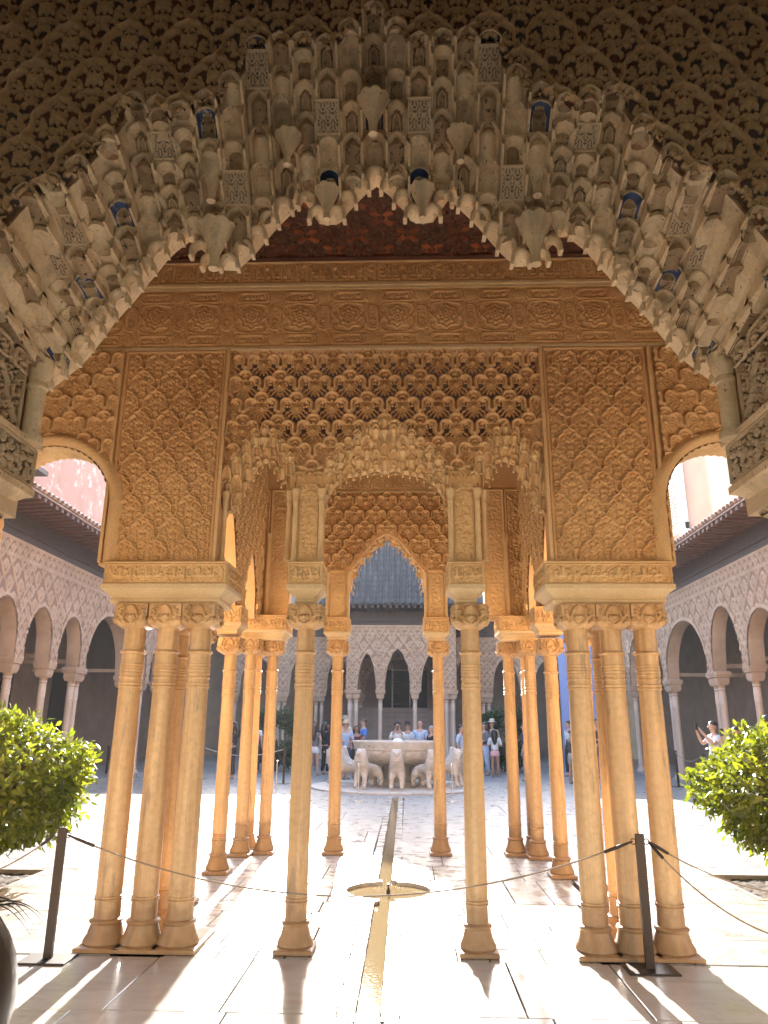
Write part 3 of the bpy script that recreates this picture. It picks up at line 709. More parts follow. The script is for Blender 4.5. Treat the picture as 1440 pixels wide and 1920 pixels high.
# hall room (behind the camera) and the vestibule gallery
room = thing('hall_room', 'plain dim hall walls and ceiling closing in behind the archway', 'room', (0, -4, 0))
MB().box(-6.4, -6.2, -5.2, YN+.03, 0, 7).box(6.0, 6.2, -5.2, YN+.03, 0, 7).box(-6.4, -2.3, -5.4, -5.2, 0, 7).box(1.9, 6.2, -5.4, -5.2, 0, 7).box(-2.3, 1.9, -5.4, -5.2, 3.9, 7).obj('room_wall', ROOM, room)  # added gap in the unseen rear wall lets sky light onto the arch
MB().box(-6.4, 6.2, -5.4, YN+.03, 7.0, 7.2).obj('room_ceiling', ROOM, room)
YW = 5.86                                             # court-side wall of the vestibule gallery
PXC = -.2
gal = thing('pavilion', 'golden carved stucco pavilion front with openwork net panel and three small arches on slim columns', 'pavilion', (PXC, YW, 0))
T_WOOD = Tile(.44, .44, .006, ((0, 0), (.22, .22)), True)
for a in range(0, 360, 45):
    T_WOOD.stroke([(.05*math.cos(R(a)), .05*math.sin(R(a))), (.11*math.cos(R(a+22.5)), .11*math.sin(R(a+22.5))), (.16*math.cos(R(a)), .16*math.sin(R(a)))], .011, .03, smooth=False, flat=True)
    T_WOOD.stroke([(.11*math.cos(R(a-22.5)), .11*math.sin(R(a-22.5))), (.05*math.cos(R(a)), .05*math.sin(R(a)))], .011, .03, smooth=False, flat=True)
    T_WOOD.leaf((.07*math.cos(R(a)), .07*math.sin(R(a))), a, .06, .018, .02)
T_WOOD.disc((0, 0), .035, .03, pet=8)
for q in ((.22, 0), (0, .22)): T_WOOD.disc(q, .03, .028, pet=6)
T_WOOD.H = np.maximum(T_WOOD.H, .0)
ceil = thing('carved_ceiling', 'dark red-brown carved wooden ceiling of interlaced stars above the gallery', 'ceiling', (PXC, 4.6, 5.68), kind='structure')
relief('star_panel', ceil, WOODC, (0, 0, 5.68), (1, 0, 0), (0, 1, 0), (0, 0, -1), (-4.2, 3.8), (YB, YW), .011, lambda u, v: T_WOOD(u, v))
MB().box(-14, 14, YB-.02, YW+.3, 5.70, 6.1).obj('roof_slab', WOODD, ceil)
MB().box(-14, 14, YW-.09, YW-.012, 5.645, 5.675).obj('edge_board', WOODR, ceil)

# ------------------------------------------------------------------ pavilion front (faces the gallery)
def side_arch(d): return np.where(np.abs(d) < .53, 3.32+np.sqrt(np.maximum(.53**2-d*d, 0)), 0)
zc_o = lin([(0, 4.115), (.12, 4.07), (.28, 3.95), (.42, 3.80), (.52, 3.68), (.60, 3.60), (.70, 3.56), (9, 3.5)])
zc_i = lin([(0, 3.64), (.09, 3.67), (.2, 3.63), (.35, 3.60), (.44, 3.52), (.51, 3.40), (.54, 3.28), (9, 3.2)])
zs_o = lin([(0, 4.04), (.09, 4.0), (.2, 3.83), (.3, 3.68), (.38, 3.58), (9, 3.4)])
zs_i = lin([(0, 3.73), (.08, 3.70), (.17, 3.52), (.235, 3.38), (.26, 3.26), (9, 3.2)])
SD = 1.035
Zf = lambda u: np.maximum(zc_o(np.abs(u)), zs_o(np.abs(np.abs(u)-SD)))
FY = (0, YW, 0)
PO = (PXC, YW-.02, 0)
GP = [ARCMUQ, STUCCO2]
relief('openwork_panel', gal, STUCCO, (PXC, YW+.03, 0), U=(-1.375, 1.345), V=(3.45, 4.745), res=.0058, hf=off(T_SEB, .153, -.02), hole=.008, mask=lambda u, v: v > Zf(u)-.04, **XZ)
for U, du in (((-2.30, -1.40), .0), ((1.37, 2.255), .06)):
    relief('arabesque_panel', gal, STUCCO, PO, U=U, V=(2.81, 4.745), res=.0044, hf=framed(T_ARAB, U, (2.81, 4.745), .028, .02, du, .03), **XZ)
    MB().box(PXC+U[0]+.0, PXC+U[1], YW-.012, YW+.26, 2.80, 4.75).obj('pier', STUCCO, gal)
relief('star_frieze', gal, STUCCO, PO, U=(-4.2, 4.2), V=(4.775, 5.355), res=.007, hf=off(T_FRI, .11, -4.775), **XZ)
relief('lettered_frieze', gal, STUCCO, PO, U=(-4.2, 4.2), V=(5.415, 5.635), res=.007, hf=off(T_KUF, .11, -5.415), **XZ)
b = MB()
for z0, z1, o_ in ((4.747, 4.773, .022), (5.357, 5.385, .014), (5.385, 5.413, .026), (5.635, 5.66, .014)):
    b.box(-14, 14, YW-.02-o_, YW, z0, z1)
b.obj('string_moulding', CREAM, gal)
MB().box(-14, 14, YW-.012, YW+.26, 4.76, 5.70).obj('wall', STUCCO, gal)
for x0, x1 in ((-2.345, -2.29), (2.245, 2.345)): MB().box(PXC+x0, PXC+x1, YW-.014, YW+.255, 2.802, 4.755).obj('pier_edge', STUCCO2, gal)
for x in (PXC-2.33, PXC-1.385, PXC+1.355, PXC+2.285): MB().box(x-.013, x+.013, YW-.05, YW-.002, 2.82, 4.746).obj('edge_moulding', STUCCO2, gal)
# side arches of the gallery wall
for sg in (-1, 1):
    cx = PXC+sg*2.84
    U = (2.33, 4.0) if sg > 0 else (-4.0, -2.33)
    relief('leafy_net_panel', gal, STUCCO, PO, U=U, V=(2.85, 4.745), res=.0065, hf=off(T_SEBF, .03, .06), mask=lambda u, v: np.hypot(np.abs(u)-2.84, np.maximum(v-3.32, 0)) > .60, **XZ)
    xs_ = [x for x in np.linspace(min(U), max(U), 60)]
    b = MB().strips([PXC+x for x in xs_], lambda x: max(2.85 if abs(abs(x-PXC)-2.84) > .53 else 0, float(side_arch(np.array(abs(x-PXC)-2.84)))), lambda x: 4.76, YW-.012, YW+.26)
    x0, x1 = sorted((PXC+sg*3.37, PXC+sg*3.9)); b.box(x0, x1, YW-.012, YW+.26, 0, 2.85)
    x0, x1 = sorted((PXC+sg*3.9, PXC+sg*14)); b.box(x0, x1, YW-.01, YW+.25, 0, 4.76)
    b.obj('wall', STUCCO, gal)
    # scalloped moulding and soffit of the arch
    na, nr_ = 150, 12
    ang = np.linspace(-.55, math.pi+.55, na); V_ = []; 
    for a in ang:
        st = a < 0 or a > math.pi
        for k in range(nr_):
            q = k/(nr_-1); rr = .53+.115*q+(.012*abs(math.sin(a*26)) if k >= nr_-2 else 0)
            h = .04*math.sin(math.pi*q)+.012*abs(math.sin(a*26+q*9))*math.sin(math.pi*q)
            ca = math.cos(a) if not st else (1 if a < 0 else -1); zz = math.sin(a)*rr if not st else -(min(abs(a), abs(a-math.pi)))*.9
            V_.append((cx+ca*rr, YW-.03-h, 3.32+zz))
    P = np.array(V_).reshape(na, nr_, 3)
    link(bpy.data.objects.new('arch_moulding', grid_mesh('arch_moulding', P, np.ones((na-1, nr_-1), bool), STUCCO2)), gal)
    V_ = []
    for a in ang:
        st = a < 0 or a > math.pi
        for k in range(14):
            y = YW-.03+.31*k/13; rr = .532-.018*abs(math.sin(a*26+k*1.6))
            ca = math.cos(a) if not st else (1 if a < 0 else -1); zz = math.sin(a)*rr if not st else -(min(abs(a), abs(a-math.pi)))*.9
            V_.append((cx+ca*rr, y, 3.32+zz))
    link(bpy.data.objects.new('arch_soffit', grid_mesh('arch_soffit', np.array(V_).reshape(na, 14, 3), np.ones((na-1, 13), bool), ARCMUQ)), gal)

grim = cell_rim([ARCMUQ]); GSET = [GP, [ARCMUQ, ARCMUQ]]
gcells = [muq_cell('hood', 1.1, .4, 1, GP), muq_cell('tongue', 1.1, .4, 1, GP)]
def muq_arch(parent, cx, zo, zi, hw, y0, y1, NT, pit, ztop):
    muq_field(parent, cx, lambda d: float(zo(d)), lambda d: float(zi(d)), hw, y0, lambda d: y1-y0, pit, NT, lambda i, j: [('tongue', 1), ('hood', 0), ('double', 0)][(i+2*j) % 3], GSET, grim, pit*.75, ztop, .06)
muq_arch(gal, PXC, zc_o, zc_i, .62, YW-.02, YW+.20, 4, .0775, lambda d: float(Zf(d)))
for sg in (-1, 1): muq_arch(gal, PXC+sg*SD, zs_o, zs_i, .31, YW-.02, YW+.14, 3, .0775, lambda d: float(zs_o(d)))
gp = pendant_mesh([ARCMUQ])
for dx, z, y, s_ in ((0, 3.98, YW+.02, .06), (.2, 3.93, YW+.04, .055), (.38, 3.78, YW+.04, .055), (.3, 3.80, YW+.1, .05), (.12, 3.9, YW+.1, .05), (SD, 3.92, YW+.02, .06)):
    for sg in ((1,) if dx == 0 else (-1, 1)): put('pendant', gp, gal, (PXC+sg*dx, y, z), (0, 0, 0), (s_, s_, s_))
def imposts(parent, x0, x1, y0, y1, zb, zt, box_t, sides=(1, 1)):
    """lettered box zb..zt over a moulded cornice that carries it down to the capitals"""
    parent = MB().box(x0+.004, x1-.004, y0+.02, y1, zb, zt).mold(x0, x1, y0+.012, y1, [(.004, zt), (.012, zt+.012), (0, zt+.022)]).obj('impost_block', STUCCO2, parent)
    U = (0, x1-x0)
    relief('inscription', parent, STUCCO2, (x0, y0+.016, 0), U=U, V=(zb, zt), res=.0052, hf=framed(box_t, U, (zb, zt), .014, .016, 0, zb-.0), **XZ)
    for sg, xx in ((-1, x0), (1, x1)):
        relief('inscription', parent, STUCCO2, (xx-sg*.004, y0+.02, 0), (0, 1, 0), (0, 0, 1), (sg, 0, 0), (0, y1-y0-.02), (zb, zt), .007, framed(T_BOX1, (0, y1-y0-.02), (zb, zt), .014, .014, 0, zb))
def cornice(parent, x0, x1, y0, y1, z1, k=1.0):
    MB().mold(x0, x1, y0, y1, [(.012*k, z1), (.012*k, z1-.036*k), (.002*k, z1-.044*k), (-.02*k, z1-.058*k), (-.05*k, z1-.088*k), (-.062*k, z1-.108*k), (-.05*k, z1-.113*k), (-.05*k, z1-.132*k), (-.07*k, z1-.152*k)]).obj('cornice', CREAM, parent, 25)
for x0, x1 in ((-2.455, -1.46), (1.085, 2.075)):
    imposts(gal, x0, x1, YW-.10, YW+.42, 2.63, 2.80, T_BOX3); cornice(gal, x0, x1, YW-.10, YW+.42, 2.63)
for x0, x1 in ((-.96, -.695), (.325, .595)):
    imposts(gal, x0, x1, YW-.09, YW+.24, 2.63, 2.80, T_BOX1); cornice(gal, x0, x1, YW-.09, YW+.24, 2.63)
    pz = MB().box(x0+.02, x1-.02, YW, YW+.22, 2.80, 3.62).obj('pier', STUCCO, gal)
    relief('pier_panel', pz, STUCCO2, (x0+.05, YW-.002, 0), U=(0, x1-x0-.1), V=(2.83, 3.5), res=.0052, hf=framed(T_STRIP, (0, x1-x0-.1), (2.83, 3.5), .008, .014), **XZ)
    for x in (x0+.025, x1-.025):
        MB().lathe([(.033, 2.822), (.034, 2.84), (.025, 2.855), (.023, 2.87), (.022, 3.33), (.027, 3.34), (.022, 3.35), (.028, 3.39), (.035, 3.42), (.037, 3.45), (.03, 3.455)], 14, x, YW-.012).obj('colonnette', ARCMUQ, gal, 40)
    for d in (-.085, 0, .085): put('niche', gcells[1], gal, ((x0+x1)/2+d, YW-.02, 3.60+(.03 if d == 0 else 0)), (0, 0, 0), (.085, .085, .075))
for x in (-1.545, -1.0, .63, 1.175):
    MB().lathe([(.03, 2.85), (.031, 2.87), (.022, 2.885), (.02, 3.33), (.026, 3.34), (.022, 3.36), (.032, 3.42), (.034, 3.45)], 12, x, YW+.05).obj('colonnette', ARCMUQ, gal, 40)

# ------------------------------------------------------------------ pavilion sides, court face, ceiling and roof
XR, YR = -.30, 10.0
ro = lin([(0, 4.25), (.15, 4.17), (.3, 4.0), (.42, 3.83), (.5, 3.72), (.6, 3.66), (9, 3.6)])
ri = lin([(0, 4.07), (.08, 4.0), (.25, 3.86), (.4, 3.68), (.48, 3.5), (.51, 3.3), (9, 3.2)])
relief('openwork_panel', gal, STUCCO, (XR, YR, 0), U=(-.88, .88), V=(3.6, 4.74), res=.0085, hf=off(T_SEB, 0, .0), mask=lambda u, v: v > ro(np.abs(u))-.04, **XZ)
MB().strips([XR+x for x in np.linspace(-.9, .9, 40)], lambda x: float(ro(abs(x-XR)))-.1, lambda x: 4.8, YR+.008, YR+.24).box(XR-2.1, XR+2.1, YR+.01, YR+.24, 4.8, 5.6).obj('court_wall', STUCCO, gal)
relief('lettered_frieze', gal, STUCCO2, (XR, YR-.03, 0), U=(-.86, .86), V=(4.76, 5.0), res=.0085, hf=off(T_KUF, .1, -4.77), **XZ)
MB().box(XR-.9, XR+.9, YR-.06, YR, 4.735, 4.757).box(XR-.9, XR+.9, YR-.06, YR, 5.0, 5.03).obj('string_moulding', CREAM, gal)
muq_arch(gal, XR, ro, ri, .54, YR-.02, YR+.2, 3, .092, lambda d: float(ro(abs(d)))+.05)
for sg in (-1, 1):
    x0, x1 = sorted((XR+sg*.51, XR+sg*.835))
    pz = MB().box(x0+.01, x1-.01, YR+.004, YR+.23, 2.945, 3.72).obj('pier', STUCCO, gal)
    relief('pier_panel', pz, STUCCO2, (x0+.05, YR-.005, 0), U=(0, x1-x0-.1), V=(2.97, 3.62), res=.0085, hf=framed(T_STRIP, (0, x1-x0-.1), (2.97, 3.62), .012, .014), **XZ)
    for x in (x0+.025, x1-.025): MB().lathe([(.03, 2.95), (.024, 2.99), (.022, 3.5), (.034, 3.58)], 10, x, YR-.012).obj('colonnette', ARCMUQ, gal, 40)
    for d in (-.1, 0, .1): put('niche', gcells[1], gal, ((x0+x1)/2+d, YR-.02, 3.74), (0, 0, 0), (.1, .1, .075))
    imposts(gal, x0, x1, YR-.08, YR+.26, 2.765, 2.945, T_BOX1); cornice(gal, x0, x1, YR-.08, YR+.26, 2.765, .75)
    x0, x1 = sorted((XR+sg*1.34, XR+sg*1.65))
    MB().box(x0, x1+.0, YR+.004, YR+.23, 2.945, 4.8).box(*sorted((XR+sg*1.65, XR+sg*1.98)), YR+.006, YR+.232, 2.945, 4.8).obj('pier', STUCCO, gal)
    relief('lettered_strip', gal, STUCCO2, (x0, YR-.005, 0), U=(0, x1-x0), V=(2.96, 4.79), res=.0085, hf=framed(T_STRIP, (0, x1-x0), (2.96, 4.79), .03, .02), **XZ)
    xq = sorted((XR+sg*1.66, XR+sg*1.97)); relief('arabesque_panel', gal, STUCCO2, (xq[0], YR-.004, 0), U=(0, xq[1]-xq[0]), V=(2.96, 4.79), res=.0085, hf=framed(T_ARAB, (0, xq[1]-xq[0]), (2.96, 4.79), .03, .02), **XZ)
    MB().lathe([(.035, 2.95), (.03, 3.0), (.028, 4.0), (.045, 4.08), (.045, 4.14)], 10, XR+sg*1.655, YR-.03).obj('colonnette', ARCMUQ, gal, 40)
    xa, xb = sorted((XR+sg*.83, XR+sg*1.345))
    so_ = lin([(0, 3.95), (.15, 3.8), (.26, 3.6), (9, 3.5)]); si_ = lin([(0, 3.8), (.1, 3.66), (.2, 3.45), (.26, 3.3), (9, 3.2)])
    MB().strips([x for x in np.linspace(xa, xb, 20)], lambda x: float(so_(abs(x-(xa+xb)/2)))-.1, lambda x: 4.8, YR+.012, YR+.22).obj('court_wall', STUCCO, gal)
    relief('openwork_panel', gal, STUCCO, ((xa+xb)/2, YR+.004, 0), U=(-(xb-xa)/2+.02, (xb-xa)/2-.02), V=(3.6, 4.75), res=.01, hf=T_SEB, mask=lambda u, v: v > so_(np.abs(u))-.04, **XZ)
    muq_arch(gal, (xa+xb)/2, so_, si_, .25, YR-.01, YR+.15, 3, .085, lambda d: float(so_(abs(d)))+.05)
for x0, x1, y0, y1, z in ((-2.30, -1.63, YR-.24, YR+.3, 2.765), (1.20, 1.75, YR-.2, YR+.3, 2.765), (-2.33, -1.96, 8.55, 8.9, 2.70), (1.46, 1.83, 8.57, 8.92, 2.70), (-2.25, -1.9, 7.08, 7.42, 2.66), (1.50, 1.83, 7.12, 7.46, 2.66)):
    imposts(gal, x0, x1, y0, y1, z, z+.18, T_BOX1); cornice(gal, x0, x1, y0, y1, z, .85)
def side_open(y):
    z = np.zeros_like(y)+2.9
    for c_, h_, zz, ap in ((7.98, .56, 3.2, .85), (6.78, .32, 3.2, .5), (9.3, .34, 3.2, .5)):
        d = np.abs(y-c_)/h_; z = np.where(d < 1, zz+ap*(1-d**1.6), z)
    return z
for sg, xi in ((-1, -2.03), (1, 1.57)):
    n_ = (-sg, 0, 0); ys_ = np.linspace(6.13, 9.98, 130)
    b = MB(); v = []; b2 = MB().strips(list(ys_), lambda y: float(side_open(np.array(y))), lambda y: 5.6, 0, 1)
    b.add([(xi+sg*.006+sg*.2*y, x, z) for x, y, z in b2.v], b2.f); b.obj('side_wall', STUCCO, gal)
    relief('arabesque_panel', gal, STUCCO2, (xi, 0, 0), (0, 1, 0), (0, 0, 1), n_, (6.15, 9.97), (2.92, 5.3), .011, T_ARAB, mask=lambda u, v: v > side_open(u)+.02)
    for c_, h_, ap in ((7.98, .56, .85), (6.78, .32, .5), (9.3, .34, .5)):
        for i in ():
            q = (i-4)/4.3
            put('niche', gcells[i % 2], gal, (xi-sg*.0, c_+q*h_, 3.2+ap*(1-abs(q)**1.6)+.13), (0, 0, sg*math.pi/2), (.1, .1, .085))
pr = thing('pavilion_roof', 'low tiled pyramid roof and wooden eave of the near pavilion, seen only from beneath', 'roof', (XR, 8, 5.6))
MB().box(XR-2.15, XR+2.15, YW+.26, YR+.24, 5.60, 5.68).obj('soffit', WOODD, pr)
MB().mold(XR-2.2, XR+2.2, 5.9, YR+.3, [(0, 5.68), (.75, 5.9), (.75, 5.96), (.2, 6.4), (-1.6, 8.3)]).obj('roof', TILE, pr)

# ------------------------------------------------------------------ slim columns of the pavilion
def pav_column(rb, capw=.132):
    k = rb/.076
    base = MB().mold(-.142*k, .142*k, -.142*k, .142*k, [(-.012, 0), (0, .006), (0, .03), (-.012, .038)])
    base.lathe([(.126*k, .036), (.134*k, .05), (.129*k, .068), (.112*k, .098), (.102*k, .135), (.094*k, .165), (.100*k, .170), (.106*k, .182), (.100*k, .194), (.088*k, .20)], 28)
    base = base.mesh('base', COLUMN, 40)
    sh = MB().lathe([(.083*k, .195), (.081*k, .315), (.088*k, .318), (.089*k, .326), (.082*k, .331), (.088*k, .338), (.088*k, .346), (.081*k, .352), (.0815*k, .6), (.079*k, 1.2), (.073*k, 1.825),
                     (.080*k, 1.828), (.081*k, 1.838), (.074*k, 1.842), (.080*k, 1.852), (.081*k, 1.864), (.074*k, 1.868), (.074*k, 1.895), (.080*k, 1.898), (.081*k, 1.908), (.075*k, 1.912),
                     (.075*k, 1.93), (.080*k, 1.933), (.080*k, 1.943), (.075*k, 1.947), (.080*k, 1.957), (.080*k, 1.966), (.075*k, 1.970), (.080*k, 1.980), (.080*k, 1.988), (.075*k, 1.992),
                     (.080*k, 2.003), (.080*k, 2.010), (.076*k, 2.014), (.077*k, 2.088), (.086*k, 2.094), (.090*k, 2.102), (.086*k, 2.112), (.076*k, 2.118)], 32).mesh('shaft', COLUMN, 40)
    # capital: fluted neck, then a carved block rounding down into it
    seg = 48; prof = [(2.116, 0), (2.20, 0), (2.285, 0), (2.292, .35), (2.305, .70), (2.322, .92), (2.342, 1), (2.40, 1), (2.478, 1)]
    v = []; f = []
    T = arabesque(.26, .01, 1, 2); T.H *= .8
    for z, t in prof:
        for i in range(seg):
            a = 2*math.pi*i/seg; rn = .074*k*(1-.05*(abs(math.sin(a*6)) < .25)*(t == 0)*(z > 2.13))
            c_, s_ = math.cos(a), math.sin(a); q = capw/max(abs(c_), abs(s_)); q = min(q, capw*1.33)
            r_ = rn*(1-t)+q*t; v.append((r_*c_, r_*s_, z))
    for j in range(len(prof)-1):
        for i in range(seg): i2 = (i+1) % seg; f.append((j*seg+i, j*seg+i2, (j+1)*seg+i2, (j+1)*seg+i))
    f.append(tuple((len(prof)-1)*seg+i for i in range(seg)))
    cb = MB().add(v, f)
    # carved palmettes on the four faces
    P_ = Tile(.28, .2, .004, ((.14, .0),), True)
    P_.stroke([(0, .175), (.035, .15), (.055, .10), (.05, .055), (.015, .03)], .008, .012); P_.disc((0, .085), .016, .014)
    for a in (20, 45, 70): P_.leaf((.012, .06), a, .05, .009, .010)
    for q in ((.09, .12), (.11, .06), (.075, .16)): P_.spiral(q, .02, 1.4, 40, .005, .011)
    P_.leaf((.06, .08), 30, .06, .012, .011); P_.leaf((.07, .03), 40, .05, .012, .011); P_.leaf((.02, .02), 60, .04, .012, .01)
    for kx in range(4):
        n_ = 34; m_ = 24; vv = []; ff = []
        ca, sa = math.cos(kx*math.pi/2), math.sin(kx*math.pi/2)
        for j in range(m_):
            z = 2.312+(2.474-2.312)*j/(m_-1)
            yy = -capw*(1 if z > 2.345 else 1-.12*((2.345-z)/.035)**2)
            for i in range(n_):
                x = -capw*.97+capw*1.94*i/(n_-1); h = float(P_(np.array(.14+x), np.array(.022+z-2.312)))*1.9
                ed = -.002 if (j in (0, m_-1) or i in (0, n_-1)) else .001
                yq = yy-ed-h; vv.append((x*ca-yq*sa, x*sa+yq*ca, z))
        for j in range(m_-1):
            for i in range(n_-1): q = j*n_+i; ff.append((q, q+1, q+n_+1, q+n_))
        cb.add(vv, ff)
    return base, sh, cb.mesh('capital', COLUMN, 40)
thick, slim = pav_column(.087, .1335), pav_column(.074, .128)
def column(kind, x, y, ring, label):
    t = thing('column', label, 'column', (x, y, 0), 'slim amber marble columns of the pavilion')
    for nm, me in zip(('base', 'shaft', 'capital'), kind): local(nm, me, t)
    if 'red painted' in label:
        for z in (.372, .388): local('painted_line', MB().lathe([(.0802, z), (.0802, z+.005)], 28, cap=False).mesh('painted_line', plain('red_line', (.45, .08, .05))), t)
    t.scale = (1, 1, ring/2.106); t.rotation_euler = (0, 0, rng.choice([0, 1, 2, 3])*math.pi/2)
    return t
for a in ((thick, -2.205, 5.91, 2.106, 'outermost column of the front left cluster, standing nearest the left rope post'),
          (thick, -1.934, 5.91, 2.106, 'middle column in the front row of the left cluster'),
          (thick, -1.667, 5.91, 2.106, 'inner column of the front row of the left cluster, beside the left small arch'),
          (slim, -1.93, 6.22, 2.09, 'column half hidden behind the front row of the left cluster'),
          (slim, -.82, 5.91, 2.106, 'lone front column left of the water channel, under its own square capital'),
          (slim, .487, 5.91, 2.106, 'lone front column right of the water channel, under its own square capital'),
          (thick, 1.325, 5.91, 2.106, 'inner column of the front row of the right cluster, beside the right small arch'),
          (thick, 1.592, 5.91, 2.106, 'middle column of the right front cluster, directly behind the right rope post'),
          (thick, 1.862, 5.91, 2.106, 'outermost column of the front right cluster, nearest the right orange tree'),
          (slim, 1.59, 6.22, 2.09, 'column half hidden behind the front row of the right cluster'),
          (slim, -2.06, 7.25, 2.12, 'side column almost hidden behind the left cluster, only its foot showing'),
          (slim, 1.68, 7.3, 2.12, 'side column almost hidden behind the right cluster, only its foot showing'),
          (slim, -2.09, 8.72, 2.155, 'left side column with red painted lines above its foot, left of the rear left group'),
          (slim, 1.645, 8.75, 2.155, 'right side column standing just in front of the rear right group'),
          (slim, -2.09, 9.84, 2.25, 'outer column of the rear left group on the court side'),
          (slim, -2.09, 10.25, 2.25, 'thin sliver of a column squeezed between the two rear left columns'),
          (slim, -1.83, 10.04, 2.25, 'inner column of the rear left group, right beside the lone front left column'),
          (slim, -.955, 10.08, 2.25, 'lone rear column at the left of the fountain'),
          (slim, .396, 10.1, 2.25, 'lone rear column at the right of the fountain, in front of its basin'),
          (slim, 1.34, 10.12, 2.25, 'inner column of the rear right group on the court side'),
          (slim, 1.585, 9.9, 2.25, 'outer column of the rear right group on the court side'),
          (slim, 1.60, 10.3, 2.25, 'thin sliver of a column squeezed behind the rear right group')):
    column(*a)
for x0, x1, lab in ((-2.37, -1.51, 'shared stone plinth under the left front column cluster'), (1.165, 2.02, 'shared stone plinth under the right front column cluster')):
    tag(MB().mold(x0, x1, 5.765, 6.36, [(0, .0), (.0, .022), (-.012, .03)]).obj('plinth', COLUMN), lab, 'plinth', 'plinths of the column clusters')

# ------------------------------------------------------------------ floors
floor = MB().box(-60, 60, -6, 80, -.5, -.06).obj('ground', GROUT); tag(floor, 'ground bed under the marble paving', 'ground', kind='structure')
CXH = -.232                                           # channel axis
chan = lambda y: CXH-.0055*(y-4)
BAS = [(-.205, 7.97, .415), (-.225, 4.10, .46)]
slabm = {}
def slab(x0, x1, y0, y1, mat, cut=None, parent=None, th=.05):
    g = .0042 if y0 < 10 else .0028; z = rng.uniform(-.0012, .0012)
    w_, d_ = x1-x0-2*g, y1-y0-2*g
    if w_ < .03 or d_ < .03: return
    b = MB().mold(-w_/2, w_/2, -d_/2, d_/2, [(0, -th), (0, -.004), (-.004, 0)])
    o = bpy.data.objects.new('slab', b.mesh('slab', mat)); o.location = ((x0+x1)/2, (y0+y1)/2, z)
    link(o, parent)
    for bx, by, br in cut or ():
        qx, qy = min(max(bx, x0), x1), min(max(by, y0), y1)
        if math.hypot(qx-bx, qy-by) < br:
            cb = MB().lathe([(br, -.4), (br, .3)], 64, bx, by); co = bpy.data.objects.new('cut', cb.mesh('cut', mat)); C.objects.link(co)
            md = o.modifiers.new('c', 'BOOLEAN'); md.object = co; md.solver = 'EXACT'; md.operation = 'DIFFERENCE'
            bpy.context.view_layer.update(); dg = bpy.context.evaluated_depsgraph_get()
            me = bpy.data.meshes.new_from_object(o.evaluated_get(dg)); o.modifiers.clear(); o.data = me; bpy.data.objects.remove(co)
    return o
pf = thing('floor', 'glossy pale marble floor of big slabs under and before the pavilion', 'floor', (0, 0, 0), kind='structure')
CUT = [(x, y, r_+.085) for x, y, r_ in BAS]
def rows(yb, sides, mat):
    for y0, y1, xl, xr in zip(yb[:-1], yb[1:], sides[0], sides[1]):
        c_ = chan((y0+y1)/2)
        L = [c_-.175]+[c_-.175-d for d in xl]; Rr = [c_+.175]+[c_+.175+d for d in xr]
        for a, b_ in zip(L[1:], L[:-1]): slab(a, b_, y0, y1, mat, CUT, pf)
        for a, b_ in zip(Rr[:-1], Rr[1:]): slab(a, b_, y0, y1, mat, CUT, pf)
rows([-1.2, .4, 1.6, 2.55, 3.6, 4.72, 5.72],
     ([(1.0, 2.1, 3.2, 4.4), (.6, 1.5, 2.6, 4.4), (1.1, 2.2, 3.3, 4.4), (.9, 1.45, 2.75, 3.9, 5.2), (.62, 1.5, 2.4, 3.5, 5.0), (.66, 1.32, 2.1, 3.2, 4.6)],
      [(1.0, 2.1, 3.2, 4.4), (.6, 1.5, 2.6, 4.4), (1.1, 2.2, 3.3, 4.4), (.9, 1.35, 2.5, 3.6, 5.0), (.85, 1.55, 2.25, 3.4, 5.0), (.72, 1.42, 2.3, 3.3, 4.6)]), SLAB)
rows([5.72, 6.02, 6.55, 7.06, 7.45, 8.5, 9.3, 9.95],
     ([(.45, .66, .93, 1.3), (.30, .55, .98, 1.45), (.42, .80, 1.2, 1.6), (.36, .72, 1.1, 1.6), (.33, .60, .95, 1.3, 1.75), (.48, .86, 1.2, 1.8), (.35, .62, 1.05, 1.8)],
      [(.4, .62, 1.0, 1.38), (.58, 1.02, 1.5), (.5, .86, 1.2, 1.6), (.55, 1.05, 1.6), (.30, .66, 1.05, 1.4, 1.75), (.35, .8, 1.3, 1.8), (.48, .9, 1.35, 1.8)]), SLABO)
# channel kerbs, water, basins
ch = thing('water_channel', 'narrow marble channel with shallow brown water running to the fountain', 'channel', (CXH, 4, 0), kind='structure')
yb = [-1.0, 1.2, 2.6, 3.4, 4.75, 5.3, 5.9, 6.7, 7.5, 8.55, 9.2, 10.0, 11.4, 12.8, 14.2, 15.6, 17.0, 18.3]
for y0, y1 in zip(yb[:-1], yb[1:]):
    c_ = chan((y0+y1)/2)
    for a, b_ in ((c_-.175, c_-.068), (c_+.068, c_+.175)): slab(a, b_, y0, y1, SLABO, CUT, ch, .09)
MB().box(-.42, -.05, -1, 18.4, -.085, -.058).obj('channel_bed', SLABO, ch)
wt = MB()
ys_ = np.linspace(-1, 18.3, 40); v = []
for y in ys_: v += [(chan(y)-.066, y, -.030), (chan(y)+.066, y, -.030)]
wt.add(v, [(2*i, 2*i+1, 2*i+3, 2*i+2) for i in range(39)]); tag(wt.obj('water', WATER), 'thin brownish water in the narrow channel', 'water', kind='structure')
